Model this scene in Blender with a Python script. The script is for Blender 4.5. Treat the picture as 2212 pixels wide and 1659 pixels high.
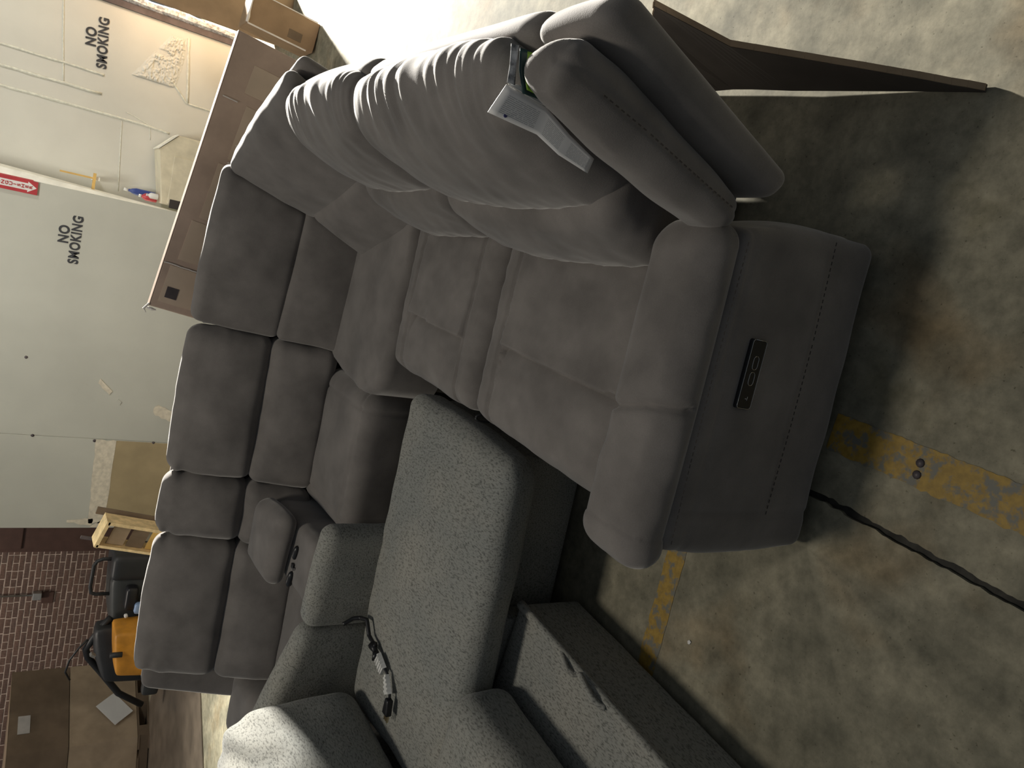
import bpy, bmesh, math, random
from mathutils import Vector, Matrix, noise
random.seed(7)
S = bpy.context.scene
COL = S.collection
for o in list(bpy.data.objects):
    bpy.data.objects.remove(o)

# ------------------------------------------------------------------ camera, world, lights, exposure
cam_d = bpy.data.cameras.new('camera')
cam_d.sensor_fit = 'HORIZONTAL'
cam_d.sensor_width = 36.0
cam_d.lens = 36.0 * 1623.5 / 2212.0
cam_d.clip_start = 0.02
cam = bpy.data.objects.new('camera', cam_d)
COL.objects.link(cam)
_up = Vector((0.9666, 0.2305, 0.1061)).normalized()       # picture up  (the phone lies on its side)
_fw = Vector((-0.1316, 0.8141, -0.5663)).normalized()     # view direction
_up = (_up - _fw * _up.dot(_fw)).normalized()
_rt = _fw.cross(_up).normalized()                          # picture right = downwards in the room
cam.matrix_world = Matrix(((_rt.x, _up.x, -_fw.x, 0.481), (_rt.y, _up.y, -_fw.y, -1.036),
                           (_rt.z, _up.z, -_fw.z, 1.70), (0, 0, 0, 1)))
S.camera = cam
S.view_settings.view_transform = 'Standard'
S.view_settings.look = 'None'
S.view_settings.gamma = 1.0
S.view_settings.use_curve_mapping = False
S.view_settings.exposure = 0.0

world = bpy.data.worlds.new('warehouse_ambient')
S.world = world
world.use_nodes = True
world.node_tree.nodes['Background'].inputs[0].default_value = (0.80, 0.90, 1.0, 1)
world.node_tree.nodes['Background'].inputs[1].default_value = 0.115


def area_light(name, loc, target, energy, color, sx, sy=None, spread=180):
    d = bpy.data.lights.new(name, 'AREA')
    d.energy = energy
    d.color = color
    d.shape = 'RECTANGLE'
    d.size = sx
    d.size_y = sy or sx
    d.spread = math.radians(spread)
    o = bpy.data.objects.new(name, d)
    COL.objects.link(o)
    o.location = loc
    o.rotation_euler = (Vector(target) - Vector(loc)).to_track_quat('-Z', 'Y').to_euler()
    return o


# work lamp far behind on the right, low: rakes over the sofa backs
area_light('work_lamp', (4.25, 9.0, 2.4), (1.0, 1.2, 0.5), 4000, (1.0, 0.96, 0.88), 0.30)
# ceiling lamp over the gap between the sofa and the walls
area_light('aisle_lamp', (0.0, 3.3, 4.2), (-0.3, 6.3, 0.7), 24, (1.0, 0.98, 0.90), 0.9, spread=95)
area_light('wall_side_fill', (3.0, 4.9, 2.9), (0.8, 6.5, 1.0), 13, (1.0, 0.98, 0.90), 0.25, spread=110)  # added fill that lights the walls from the right, no real fixture
# weak ceiling lamp over the sofa
area_light('ceiling_lamp', (-0.9, 1.0, 5.0), (-0.2, 0.9, 0), 66, (1.0, 0.93, 0.80), 0.6)
area_light('floor_fill', (-2.9, 3.7, 4.6), (-2.9, 3.75, 0), 40, (1.0, 0.97, 0.86), 0.3, spread=46)  # added fill aimed down to brighten the floor at left
# added fill light to brighten the brick bay, no real fixture
area_light('brick_fill', (-4.6, 6.0, 5.0), (-4.8, 8.6, 0.8), 105, (1.0, 0.90, 0.78), 1.0)


# ------------------------------------------------------------------ materials
def new_mat(name):
    m = bpy.data.materials.new(name)
    m.use_nodes = True
    nt = m.node_tree
    b = nt.nodes['Principled BSDF']
    return m, nt, b


def N(nt, t, **kw):
    n = nt.nodes.new(t)
    for k, v in kw.items():
        if k in n.inputs:
            n.inputs[k].default_value = v
        else:
            setattr(n, k, v)
    return n


def coords(nt, scale=(1, 1, 1)):
    tc = N(nt, 'ShaderNodeTexCoord')
    mp = N(nt, 'ShaderNodeMapping')
    mp.inputs['Scale'].default_value = scale
    nt.links.new(tc.outputs['Object'], mp.inputs['Vector'])
    return mp.outputs['Vector']


def noise_mix(nt, vec, scale, c1, c2, detail=4, lo=.35, hi=.65, rough=.55):
    n = N(nt, 'ShaderNodeTexNoise', Scale=scale, Detail=detail, Roughness=rough)
    nt.links.new(vec, n.inputs['Vector'])
    r = N(nt, 'ShaderNodeValToRGB')
    r.color_ramp.elements[0].position = lo
    r.color_ramp.elements[1].position = hi
    r.color_ramp.elements[0].color = (*c1, 1)
    r.color_ramp.elements[1].color = (*c2, 1)
    nt.links.new(n.outputs['Fac'], r.inputs['Fac'])
    return r.outputs['Color'], n.outputs['Fac']


def mixc(nt, fac, a, b, mode='MIX'):
    m = N(nt, 'ShaderNodeMix', data_type='RGBA', blend_type=mode)
    for idx, v in ((0, fac), (6, a), (7, b)):
        if isinstance(v, (int, float)):
            m.inputs[idx].default_value = v
        elif isinstance(v, tuple):
            m.inputs[idx].default_value = (*v, 1)
        else:
            nt.links.new(v, m.inputs[idx])
    return m.outputs[2]


def bump(nt, b, h, strength=.2, dist=.01):
    n = N(nt, 'ShaderNodeBump')
    n.inputs['Strength'].default_value = strength
    n.inputs['Distance'].default_value = dist
    nt.links.new(h, n.inputs['Height'])
    nt.links.new(n.outputs['Normal'], b.inputs['Normal'])


def plain(name, c, rough=.6, metal=0., var=.12, scale=8, bs=0.0):
    m, nt, b = new_mat(name)
    v = coords(nt)
    col, f = noise_mix(nt, v, scale, tuple(x * (1 - var) for x in c), tuple(min(1, x * (1 + var)) for x in c))
    nt.links.new(col, b.inputs['Base Color'])
    b.inputs['Roughness'].default_value = rough
    b.inputs['Metallic'].default_value = metal
    if bs:
        bump(nt, b, f, bs, .004)
    return m


def suede(name, c):
    m, nt, b = new_mat(name)
    v = coords(nt)
    dark = tuple(x * .78 for x in c)
    lite = tuple(x * 1.22 for x in c)
    col, f = noise_mix(nt, v, 7, dark, lite, 5, .3, .7)
    fine = N(nt, 'ShaderNodeTexNoise', Scale=420, Detail=2)
    nt.links.new(v, fine.inputs['Vector'])
    r = N(nt, 'ShaderNodeMapRange')
    r.inputs[3].default_value = .86
    r.inputs[4].default_value = 1.14
    nt.links.new(fine.outputs['Fac'], r.inputs[0])
    col = mixc(nt, 1.0, col, r.outputs[0], 'MULTIPLY')
    nt.links.new(col, b.inputs['Base Color'])
    b.inputs['Roughness'].default_value = .82
    b.inputs['Specular IOR Level'].default_value = .25
    b.inputs['Sheen Weight'].default_value = .55
    b.inputs['Sheen Roughness'].default_value = .42
    b.inputs['Sheen Tint'].default_value = (.92, .90, .88, 1)
    bump(nt, b, fine.outputs['Fac'], .18, .002)
    return m


def tweed(name, c):
    m, nt, b = new_mat(name)
    v = coords(nt, (210, 75, 210))
    n = N(nt, 'ShaderNodeTexNoise', Scale=1.0, Detail=2, Roughness=.6)
    nt.links.new(v, n.inputs['Vector'])
    r = N(nt, 'ShaderNodeValToRGB')
    r.color_ramp.elements[0].position = .32
    r.color_ramp.elements[1].position = .52
    r.color_ramp.elements[0].color = (*[x * .45 for x in c], 1)
    r.color_ramp.elements[1].color = (*[x * 1.08 for x in c], 1)
    nt.links.new(n.outputs['Fac'], r.inputs['Fac'])
    v2 = coords(nt)
    big, f2 = noise_mix(nt, v2, 3.5, (.86, .88, .88), (1.08, 1.05, 1.0))
    col = mixc(nt, 1.0, r.outputs['Color'], big, 'MULTIPLY')
    nt.links.new(col, b.inputs['Base Color'])
    b.inputs['Roughness'].default_value = .9
    b.inputs['Specular IOR Level'].default_value = .2
    b.inputs['Sheen Weight'].default_value = .15
    bump(nt, b, n.outputs['Fac'], .35, .003)
    return m


def concrete(name):
    m, nt, b = new_mat(name)
    v = coords(nt)
    c1, f1 = noise_mix(nt, v, 1.6, (.19, .182, .148), (.30, .282, .230), 6, .34, .66)
    c2, f2 = noise_mix(nt, v, 6.5, (.62, .62, .58), (1.20, 1.16, 1.06), 8, .30, .68)
    col = mixc(nt, 1.0, c1, c2, 'MULTIPLY')
    c6, f6 = noise_mix(nt, v, 24, (.72, .72, .70), (1.16, 1.15, 1.12), 9, .34, .66, .7)
    col = mixc(nt, 1.0, col, c6, 'MULTIPLY')
    # rusty-brown stains
    c3, f3 = noise_mix(nt, v, 2.4, (0, 0, 0), (1, 1, 1), 3, .56, .72)
    col = mixc(nt, c3, col, mixc(nt, 1.0, col, (.95, .80, .66), 'MULTIPLY'))
    # dark oily patches
    c4, f4 = noise_mix(nt, v, 3.3, (1, 1, 1), (.62, .62, .58), 4, .60, .72)
    col = mixc(nt, 1.0, col, c4, 'MULTIPLY')
    # fine pits
    c5, f5 = noise_mix(nt, v, 90, (.55, .55, .52), (1, 1, 1), 2, .25, .34)
    col = mixc(nt, 1.0, col, c5, 'MULTIPLY')
    # pale scratches
    sv = coords(nt, (3, 55, 1))
    sn = N(nt, 'ShaderNodeTexNoise', Scale=1.3, Detail=3)
    nt.links.new(sv, sn.inputs['Vector'])
    sr = N(nt, 'ShaderNodeMapRange')
    sr.inputs[1].default_value = .74
    sr.inputs[2].default_value = .80
    nt.links.new(sn.outputs['Fac'], sr.inputs[0])
    col = mixc(nt, sr.outputs[0], col, mixc(nt, .35, col, (.5, .48, .42)))
    nt.links.new(col, b.inputs['Base Color'])
    b.inputs['Roughness'].default_value = .78
    b.inputs['Specular IOR Level'].default_value = .18
    mx = N(nt, 'ShaderNodeMath', operation='ADD')
    nt.links.new(f2, mx.inputs[0])
    nt.links.new(f5, mx.inputs[1])
    bump(nt, b, mx.outputs[0], .12, .0015)
    return m


def worn_paint(name, paint, under=(.15, .145, .12)):
    m, nt, b = new_mat(name)
    v = coords(nt, (1, 1, 1))
    n1 = N(nt, 'ShaderNodeTexNoise', Scale=26, Detail=6, Roughness=.65)
    nt.links.new(v, n1.inputs['Vector'])
    r = N(nt, 'ShaderNodeMapRange')
    r.inputs[1].default_value = .41
    r.inputs[2].default_value = .51
    nt.links.new(n1.outputs['Fac'], r.inputs[0])
    pc, f = noise_mix(nt, v, 60, tuple(x * .72 for x in paint), paint, 3)
    col = mixc(nt, r.outputs[0], under, pc)
    nt.links.new(col, b.inputs['Base Color'])
    b.inputs['Roughness'].default_value = .6
    bump(nt, b, n1.outputs['Fac'], .3, .003)
    return m


def cardboard(name, c=(.30, .205, .125)):
    m, nt, b = new_mat(name)
    v = coords(nt)
    col, f = noise_mix(nt, v, 5, tuple(x * .85 for x in c), tuple(x * 1.12 for x in c))
    w = N(nt, 'ShaderNodeTexWave', Scale=60, Distortion=.4)
    nt.links.new(v, w.inputs['Vector'])
    nt.links.new(col, b.inputs['Base Color'])
    b.inputs['Roughness'].default_value = .78
    b.inputs['Specular IOR Level'].default_value = .25
    bump(nt, b, w.outputs['Fac'], .04, .002)
    return m


def wall_paint(name, c, stain=(.42, .36, .30)):
    m, nt, b = new_mat(name)
    v = coords(nt)
    col, f = noise_mix(nt, v, 1.3, tuple(x * .93 for x in c), tuple(x * 1.05 for x in c), 4)
    s, f2 = noise_mix(nt, v, 16, (1, 1, 1), (0, 0, 0), 4, .24, .31)
    col = mixc(nt, s, col, mixc(nt, .35, col, stain))
    n3 = N(nt, 'ShaderNodeTexNoise', Scale=45, Detail=4)
    nt.links.new(v, n3.inputs['Vector'])
    nt.links.new(col, b.inputs['Base Color'])
    b.inputs['Roughness'].default_value = .6
    bump(nt, b, n3.outputs['Fac'], .12, .004)
    return m


def printed_page(name):
    m, nt, b = new_mat(name)
    tc = N(nt, 'ShaderNodeTexCoord')
    sp = N(nt, 'ShaderNodeSeparateXYZ')
    nt.links.new(tc.outputs['UV'], sp.inputs[0])

    def ma(op, a, bb):
        n = N(nt, 'ShaderNodeMath', operation=op)
        for i, x in enumerate((a, bb)):
            if isinstance(x, (int, float)):
                n.inputs[i].default_value = x
            else:
                nt.links.new(x, n.inputs[i])
        return n.outputs[0]
    u, w = sp.outputs[0], sp.outputs[1]
    line = ma('GREATER_THAN', ma('FRACT', ma('MULTIPLY', w, 17.0), 0), .66)
    nz = N(nt, 'ShaderNodeTexNoise', Scale=1.0, Detail=1)
    cb = N(nt, 'ShaderNodeCombineXYZ')
    nt.links.new(ma('MULTIPLY', u, 60.0), cb.inputs[0])
    nt.links.new(ma('FLOOR', ma('MULTIPLY', w, 17.0), 0), cb.inputs[1])
    nt.links.new(cb.outputs[0], nz.inputs['Vector'])
    word = ma('GREATER_THAN', nz.outputs['Fac'], .42)
    colm = ma('MULTIPLY', ma('GREATER_THAN', ma('FRACT', ma('MULTIPLY', u, 3.0), 0), .16),
              ma('LESS_THAN', ma('FRACT', ma('MULTIPLY', u, 3.0), 0), .90))
    inb = ma('MULTIPLY', ma('GREATER_THAN', w, .14), ma('LESS_THAN', w, .80))
    ink = ma('MULTIPLY', ma('MULTIPLY', line, word), ma('MULTIPLY', colm, inb))
    col = mixc(nt, ma('MULTIPLY', ink, .62), (.86, .84, .82), (.16, .16, .19))
    nt.links.new(col, b.inputs['Base Color'])
    b.inputs['Roughness'].default_value = .5
    return m


M = dict(
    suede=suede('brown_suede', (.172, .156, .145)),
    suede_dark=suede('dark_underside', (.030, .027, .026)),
    thread=plain('stitch_thread', (.05, .043, .038), .9),
    tweed=tweed('grey_tweed', (.255, .255, .238)),
    floor=concrete('concrete_floor'),
    joint=plain('dirty_joint', (.035, .033, .028), .9, var=.4, scale=30),
    yellow=worn_paint('worn_yellow_paint', (.36, .225, .035)),
    card=cardboard('kraft_card'),
    card_dark=cardboard('dark_kraft_card', (.17, .125, .085)),
    card_sheet=cardboard('shaded_liner_card', (.085, .072, .062)),  # liner card darkened: its backlit shade is put into the colour
    card_lite=cardboard('pale_kraft_card', (.40, .31, .215)),
    card_edge=cardboard('cut_card_edge', (.34, .25, .16)),
    card_red=cardboard('brown_carton_card', (.50, .375, .30)),
    drywall=wall_paint('grey_drywall_paint', (.50, .50, .44)),
    block=wall_paint('pale_block_paint', (.60, .59, .53)),
    joint_paint=plain('painted_mortar', (.64, .64, .56), .6, bs=.2, scale=40),
    white=plain('white_paint', (.80, .79, .72), .5),
    mud=plain('joint_compound', (.66, .60, .48), .75, bs=.1, scale=30),
    tan=plain('bare_tan_board', (.38, .30, .17), .75, scale=3),
    black=plain('black_plastic', (.012, .012, .014), .38),
    blackpaint=plain('black_stencil_paint', (.035, .037, .042), .7, var=.3, scale=40),
    chrome=plain('chrome', (.55, .55, .56), .25, 1.0),
    grime=plain('dark_steel', (.085, .070, .075), .55, .3, var=.3),
    flake=plain('flaked_white_paint', (.52, .52, .54), .75, var=.45, scale=45, bs=.5),
    page=printed_page('printed_page'),
    paper=plain('white_paper', (.70, .69, .67), .55, var=.04),
    grey_paper=plain('grey_picture_print', (.28, .29, .30), .4, var=.8, scale=60),
    teal=plain('dark_teal_card', (.012, .04, .038), .35),
    green=plain('lime_green_card', (.22, .40, .035), .35, var=.08),
    green_pale=plain('pale_green_print', (.38, .50, .20), .35, var=.05),
    navy=plain('navy_print', (.06, .06, .20), .5),
    foil=plain('silver_label', (.62, .62, .60), .38, .1),
    brass=plain('brass_prongs', (.65, .55, .36), .3, 1.0),
    wood=plain('raw_pine', (.62, .47, .25), .7, var=.2, scale=20),
    red=plain('red_sign_paint', (.42, .035, .045), .4),
    redplastic=plain('red_plastic', (.52, .06, .07), .4),
    blue=plain('blue_plastic', (.03, .06, .26), .4),
    paleblue=plain('pale_blue_plastic', (.28, .40, .62), .4),
    cream=plain('cream_enamel', (.62, .57, .43), .45),
    wax=plain('varnished_yellow_pine', (.62, .40, .12), .45),
    orange=plain('orange_machine_paint', (.62, .27, .03), .45, var=.15),
    machine=plain('dark_grey_plastic', (.040, .043, .043), .5),
    machine2=plain('charcoal_steel', (.022, .023, .025), .5),
    mortar=plain('dusty_mortar', (.50, .40, .34), .9, var=.25, scale=25, bs=.3),
    jamb=plain('brown_jamb_paint', (.085, .045, .035), .6),
    steel=plain('galvanised_steel', (.40, .40, .39), .45, .6),
    plastic_clear=plain('frosted_plastic', (.42, .40, .38), .35),
    tape=plain('clear_tape', (.58, .455, .35), .25, var=.05),
    tape_white=plain('torn_white_tape', (.70, .66, .62), .6),
    board=plain('dark_brown_patch', (.115, .092, .07), .42, var=.28, scale=4),
)
BRICKS = [plain('red_brick_%d' % i, c, .85, var=.22, scale=35, bs=.25) for i, c in enumerate(
    [(.150, .092, .072), (.132, .082, .066), (.168, .102, .080), (.142, .092, .076)])]


# ------------------------------------------------------------------ object helpers
def root_loc(p):
    v = Vector((0, 0, 0))
    while p is not None:
        v += p.location
        p = p.parent
    return v


def tag(o, label=None, cat=None, group=None, kind=None):
    if label:
        o['label'] = label
    if cat:
        o['category'] = cat
    if group:
        o['group'] = group
    if kind:
        o['kind'] = kind
    return o


def thing(name, loc, label, cat, group=None):
    o = bpy.data.objects.new(name, None)
    o.empty_display_size = .05
    COL.objects.link(o)
    o.location = loc
    return tag(o, label, cat, group)


def link_mesh(name, verts, faces, mat, parent=None, smooth=False, mats=None, fm=None, uv=None):
    """verts in room coordinates; a top-level mesh gets its origin at the bottom centre of its box"""
    verts = [Vector(v) for v in verts]
    if parent is None:
        lo = Vector((min(v.x for v in verts), min(v.y for v in verts), min(v.z for v in verts)))
        hi = Vector((max(v.x for v in verts), max(v.y for v in verts), max(v.z for v in verts)))
        org = Vector(((lo.x + hi.x) / 2, (lo.y + hi.y) / 2, lo.z))
    else:
        org = root_loc(parent)
    me = bpy.data.meshes.new(name)
    me.from_pydata([v - org for v in verts], [], faces)
    for m in (mats or [mat]):
        me.materials.append(m)
    if fm:
        for p, i in zip(me.polygons, fm):
            p.material_index = i
    if uv:
        l = me.uv_layers.new(name='UVMap')
        for p in me.polygons:
            for li, vi in zip(p.loop_indices, p.vertices):
                l.data[li].uv = uv[vi]
    if smooth:
        for p in me.polygons:
            p.use_smooth = True
    me.update()
    o = bpy.data.objects.new(name, me)
    COL.objects.link(o)
    if parent is None:
        o.location = org
    else:
        o.parent = parent
    return o


class G:
    """collects simple solids into one mesh"""
    def __init__(s):
        s.v, s.f, s.m = [], [], []

    def add(s, v, f, mi=0):
        k = len(s.v)
        s.v += [Vector(x) for x in v]
        s.f += [tuple(i + k for i in q) for q in f]
        s.m += [mi] * len(f)
        return s

    def hexa(s, c, mi=0):
        return s.add(c, [(0, 3, 2, 1), (4, 5, 6, 7), (0, 1, 5, 4), (1, 2, 6, 5), (2, 3, 7, 6), (3, 0, 4, 7)], mi)

    def box(s, a, b, mi=0):
        x0, y0, z0 = a
        x1, y1, z1 = b
        return s.hexa([(x0, y0, z0), (x1, y0, z0), (x1, y1, z0), (x0, y1, z0),
                       (x0, y0, z1), (x1, y0, z1), (x1, y1, z1), (x0, y1, z1)], mi)

    def prism(s, poly, d, mi=0):
        """poly: 3-D polygon, d: extrusion vector"""
        n = len(poly)
        p = [Vector(x) for x in poly]
        q = [x + Vector(d) for x in p]
        fs = [tuple(range(n))[::-1], tuple(range(n, 2 * n))]
        fs += [(i, (i + 1) % n, n + (i + 1) % n, n + i) for i in range(n)]
        return s.add(p + q, fs, mi)

    def tube(s, pts, r, n=8, mi=0, cap=True):
        pts = [Vector(p) for p in pts]
        rs = r if isinstance(r, (list, tuple)) else [r] * len(pts)
        rings = []
        prev = None
        for i, p in enumerate(pts):
            t = (pts[min(i + 1, len(pts) - 1)] - pts[max(i - 1, 0)]).normalized()
            if prev is None:
                a = t.cross(Vector((0, 0, 1)))
                if a.length < .1:
                    a = t.cross(Vector((1, 0, 0)))
            else:
                a = prev - t * prev.dot(t)
            a.normalize()
            prev = a
            b = t.cross(a)
            rings.append([p + (a * math.cos(2 * math.pi * k / n) + b * math.sin(2 * math.pi * k / n)) * rs[i]
                          for k in range(n)])
        v = [x for r_ in rings for x in r_]
        f = []
        for i in range(len(pts) - 1):
            for k in range(n):
                f.append((i * n + k, i * n + (k + 1) % n, (i + 1) * n + (k + 1) % n, (i + 1) * n + k))
        if cap:
            f.append(tuple(range(n))[::-1])
            f.append(tuple((len(pts) - 1) * n + k for k in range(n)))
        return s.add(v, f, mi)

    def build(s, name, mat, parent=None, smooth=False, bevel=0, mats=None, seg=2):
        o = link_mesh(name, s.v, s.f, mat, parent, smooth, mats, s.m if mats else None)
        bm = bmesh.new()
        bm.from_mesh(o.data)
        bmesh.ops.recalc_face_normals(bm, faces=bm.faces)
        if bevel:
            bmesh.ops.bevel(bm, geom=[e for e in bm.edges if len(e.link_faces) == 2 and e.calc_face_angle(0) > .5],
                            offset=bevel, segments=seg, affect='EDGES', profile=.6, clamp_overlap=True)
        bm.to_mesh(o.data)
        bm.free()
        return o


def cushion(name, c, mat, parent=None, n=(24, 24, 24), r=.05, bulge=(0, 0, 0), disp=None, smooth_norm=True):
    """a padded, rounded box spanned between eight corners c[ix][iy][iz] (bulging faces, creased by disp)"""
    P = [[[Vector(c[i][j][k]) for k in (0, 1)] for j in (0, 1)] for i in (0, 1)]

    def edge_len(ax):
        t = 0
        for a in (0, 1):
            for b in (0, 1):
                if ax == 0:
                    t += (P[1][a][b] - P[0][a][b]).length
                elif ax == 1:
                    t += (P[a][1][b] - P[a][0][b]).length
                else:
                    t += (P[a][b][1] - P[a][b][0]).length
        return t / 8
    h = [edge_len(0), edge_len(1), edge_len(2)]
    rr = min(r, *[x * .98 for x in h])

    def tri(u):
        a, b, g = [(x + 1) / 2 for x in u]
        out = Vector((0, 0, 0))
        for i in (0, 1):
            for j in (0, 1):
                for k in (0, 1):
                    w = (a if i else 1 - a) * (b if j else 1 - b) * (g if k else 1 - g)
                    out += P[i][j][k] * w
        return out
    idx, U = {}, []

    def vid(i, j, k):
        key = (i, j, k)
        if key in idx:
            return idx[key]
        p = []
        for q, nn in zip(key, n):
            s = 2 * q / nn - 1
            p.append(s * (1.5 - .5 * s * s))
        w = [p[a] * h[a] for a in range(3)]
        q = [max(-(h[a] - rr), min(h[a] - rr, w[a])) for a in range(3)]
        d = Vector([w[a] - q[a] for a in range(3)])
        if d.length > 1e-9:
            d = d.normalized() * rr
        u = [(q[a] + d[a]) / h[a] for a in range(3)]
        e = [0, 0, 0]
        for a in range(3):
            b1, b2 = (a + 1) % 3, (a + 2) % 3
            e[a] = bulge[a] * u[a] * max(0, 1 - u[b1] ** 2) * max(0, 1 - u[b2] ** 2) / h[a]
        idx[key] = len(U)
        U.append(Vector([u[a] + e[a] for a in range(3)]))
        return idx[key]
    faces = []
    for ax in range(3):
        b1, b2 = (ax + 1) % 3, (ax + 2) % 3
        for side in (0, n[ax]):
            for i in range(n[b1]):
                for j in range(n[b2]):
                    q = []
                    for di, dj in ((0, 0), (1, 0), (1, 1), (0, 1)):
                        k = [0, 0, 0]
                        k[ax], k[b1], k[b2] = side, i + di, j + dj
                        q.append(vid(*k))
                    faces.append(tuple(q) if side else tuple(q[::-1]))
    V = [tri(u) for u in U]
    # keep normals outward whatever the corner order
    ex, ey, ez = P[1][0][0] - P[0][0][0], P[0][1][0] - P[0][0][0], P[0][0][1] - P[0][0][0]
    if ex.cross(ey).dot(ez) < 0:
        faces = [f[::-1] for f in faces]
    o = link_mesh(name, V, faces, mat, parent, True)
    if disp:
        me = o.data
        nr = [Vector(v.normal) for v in me.vertices]
        org = root_loc(o)
        for v, nn, u in zip(me.vertices, nr, U):
            d = disp(u, v.co + org, nn)
            if d:
                v.co += nn * d
        me.update()
    return o


def corners(y0, y1, prof):
    """prof: (x,z) of front-bottom, rear-bottom, front-top, rear-top -> corner array for cushions along y"""
    fb, rb, ft, rt = prof
    return [[[(fb[0], y, fb[1]), (ft[0], y, ft[1])] for y in (y0, y1)],
            [[(rb[0], y, rb[1]), (rt[0], y, rt[1])] for y in (y0, y1)]]


def corners_x(x0, x1, prof):
    """prof: (y,z) front-bottom, rear-bottom, front-top, rear-top; cushion along x (x0<x1)"""
    fb, rb, ft, rt = prof
    return [[[(x, fb[0], fb[1]), (x, ft[0], ft[1])], [(x, rb[0], rb[1]), (x, rt[0], rt[1])]] for x in (x0, x1)]


def bx(x0, x1, y0, y1, z0, z1):
    return [[[(x, y, z) for z in (z0, z1)] for y in (y0, y1)] for x in (x0, x1)]


def groove(d, w, depth):
    return -depth * math.exp(-(d / w) ** 2)


def nz(p, s):
    return noise.noise(Vector(p) * s)


# ================================================================== THE SETTING
# floor: two pours with an open joint between them
def joint_x(y):
    return .132 + .105 * y if y < 0 else .132


ys = [-3.0 + i * .01 for i in range(301)] + [0.05 + i * .5 for i in range(24)]
fl = G()
ptsL, ptsR = [], []
for y in ys:
    j = joint_x(y)
    ptsL.append((j - .009 + .006 * nz((y, 3, 0), 17) + .006 * nz((y, 3, 0), 45), y, 0))
    ptsR.append((j + .009 + .006 * nz((y, 9, 0), 19) + .006 * nz((y, 3, 5), 45), y, 0))
floor = thing('floor', (0, 0, 0), None, None)
tag(floor, 'grey stained concrete warehouse floor with a dark open joint', None, None, 'structure')


def slab(edge, xfar, name):
    g = G()
    n = len(edge)
    v = list(edge) + [(xfar, e[1], 0) for e in edge] + [(e[0], e[1], -.03) for e in edge]
    f = []
    for i in range(n - 1):
        f.append((i, i + 1, n + i + 1, n + i))
        f.append((i, i + 1, 2 * n + i + 1, 2 * n + i))
    g.add(v, f)
    o = g.build(name, M['floor'], floor)
    return o


slab(ptsL, -9.5, 'slab')
slab(ptsR, 8.0, 'slab')
G().add([(-.6, -3, -.012), (.8, -3, -.012), (.8, 11.6, -.012), (-.6, 11.6, -.012)], [(0, 1, 2, 3)]).build(
    'joint_filler', M['joint'], floor)


def painted_line(a, b, w0, w1, name='painted_line', amp=.006):
    a, b = Vector(a), Vector(b)
    d = (b - a).normalized()
    s = Vector((-d.y, d.x, 0))
    nseg = 40
    v, f = [], []
    for i in range(nseg + 1):
        p = a + (b - a) * i / nseg
        w = (w0 + (w1 - w0) * i / nseg) / 2
        v.append(p + s * (w + amp * nz((i, 1, 0), .9)) + Vector((0, 0, .0012)))
        v.append(p - s * (w + amp * nz((i, 5, 0), .9)) + Vector((0, 0, .0012)))
    for i in range(nseg):
        f.append((2 * i, 2 * i + 2, 2 * i + 3, 2 * i + 1))
    return G().add(v, f).build(name, M['yellow'], floor)


painted_line((.2975, .02, 0), (.262, -.45, 0), .092, .094)
painted_line((.20, .386, 0), (-.95, .398, 0), .072, .066)
# anchor bolt stubs left in the yellow line
g = G()
for (x, y) in ((.289, -.205), (.262, -.205)):
    g.tube([(x, y, 0), (x, y, .006)], [.011, .008], 10)
g.build('bolt_stub', M['grime'], floor, True)

# partition of painted drywall (in front of the brick wall)
part = thing('wall_left', (-1, 6.2, 0), None, None)
tag(part, 'grey painted drywall partition with patches and black stencil', None, None, 'structure')
gp = G()
# body with a bevelled right-hand end that narrows downwards
xt, xb = .075, .004
zt = 3.6


def endx(z):
    k = max(0, min(1, (z - .55) / 1.3))
    return xb + (xt - xb) * k


rows = [0, .55, .9, 1.3, 1.85, 2.4, zt]
v, f = [], []
for z in rows:
    v += [(-2.485, 6.2, z), (-1.655, 6.2, z), (-1.652, 6.205, z), (-1.649, 6.198, z), (.432, 6.198, z)]
for i in range(len(rows) - 1):
    for k in range(4):
        f.append((i * 5 + k, i * 5 + k + 1, (i + 1) * 5 + k + 1, (i + 1) * 5 + k))
gp.add(v, f)
gp.box((-2.485, 6.21, 0), (.43, 6.36, zt))
gp.build('drywall_sheet', M['drywall'], part)
G().box((-2.485, 6.36, 0), (-2.40, 8.62, zt)).build('added_return', M['drywall'], part)  # unseen return, added to keep the work lamp off the cartons
ge = G()
v = []
for z in rows:
    v += [(.432, 6.197, z), (.434 + endx(z) * .75, 6.235, z), (.436 + endx(z), 6.40, z)]
f = []
for i in range(len(rows) - 1):
    for k in range(2):
        f.append((i * 3 + k, i * 3 + k + 1, (i + 1) * 3 + k + 1, (i + 1) * 3 + k))
ge.add(v, f).build('lit_end_face', M['white'], part)  # partition end face coloured white for the lamp light it catches


def ragged(poly, y, mat, name, parent, d=.004, amp=.012, nsub=7):
    """flat patch on a wall facing the camera: ragged outline, thin"""
    pts = []
    n = len(poly)
    for i in range(n):
        a, b = Vector((poly[i][0], 0, poly[i][1])), Vector((poly[(i + 1) % n][0], 0, poly[(i + 1) % n][1]))
        for k in range(nsub):
            p = a.lerp(b, k / nsub)
            s = amp if k else amp * .3
            p += Vector((nz((p.x, p.z, 1), 23) * s, 0, nz((p.x, p.z, 7), 23) * s))
            pts.append((p.x, y, p.z))
    return G().prism(pts[::-1], (0, -d, 0)).build(name, mat, parent)


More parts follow.
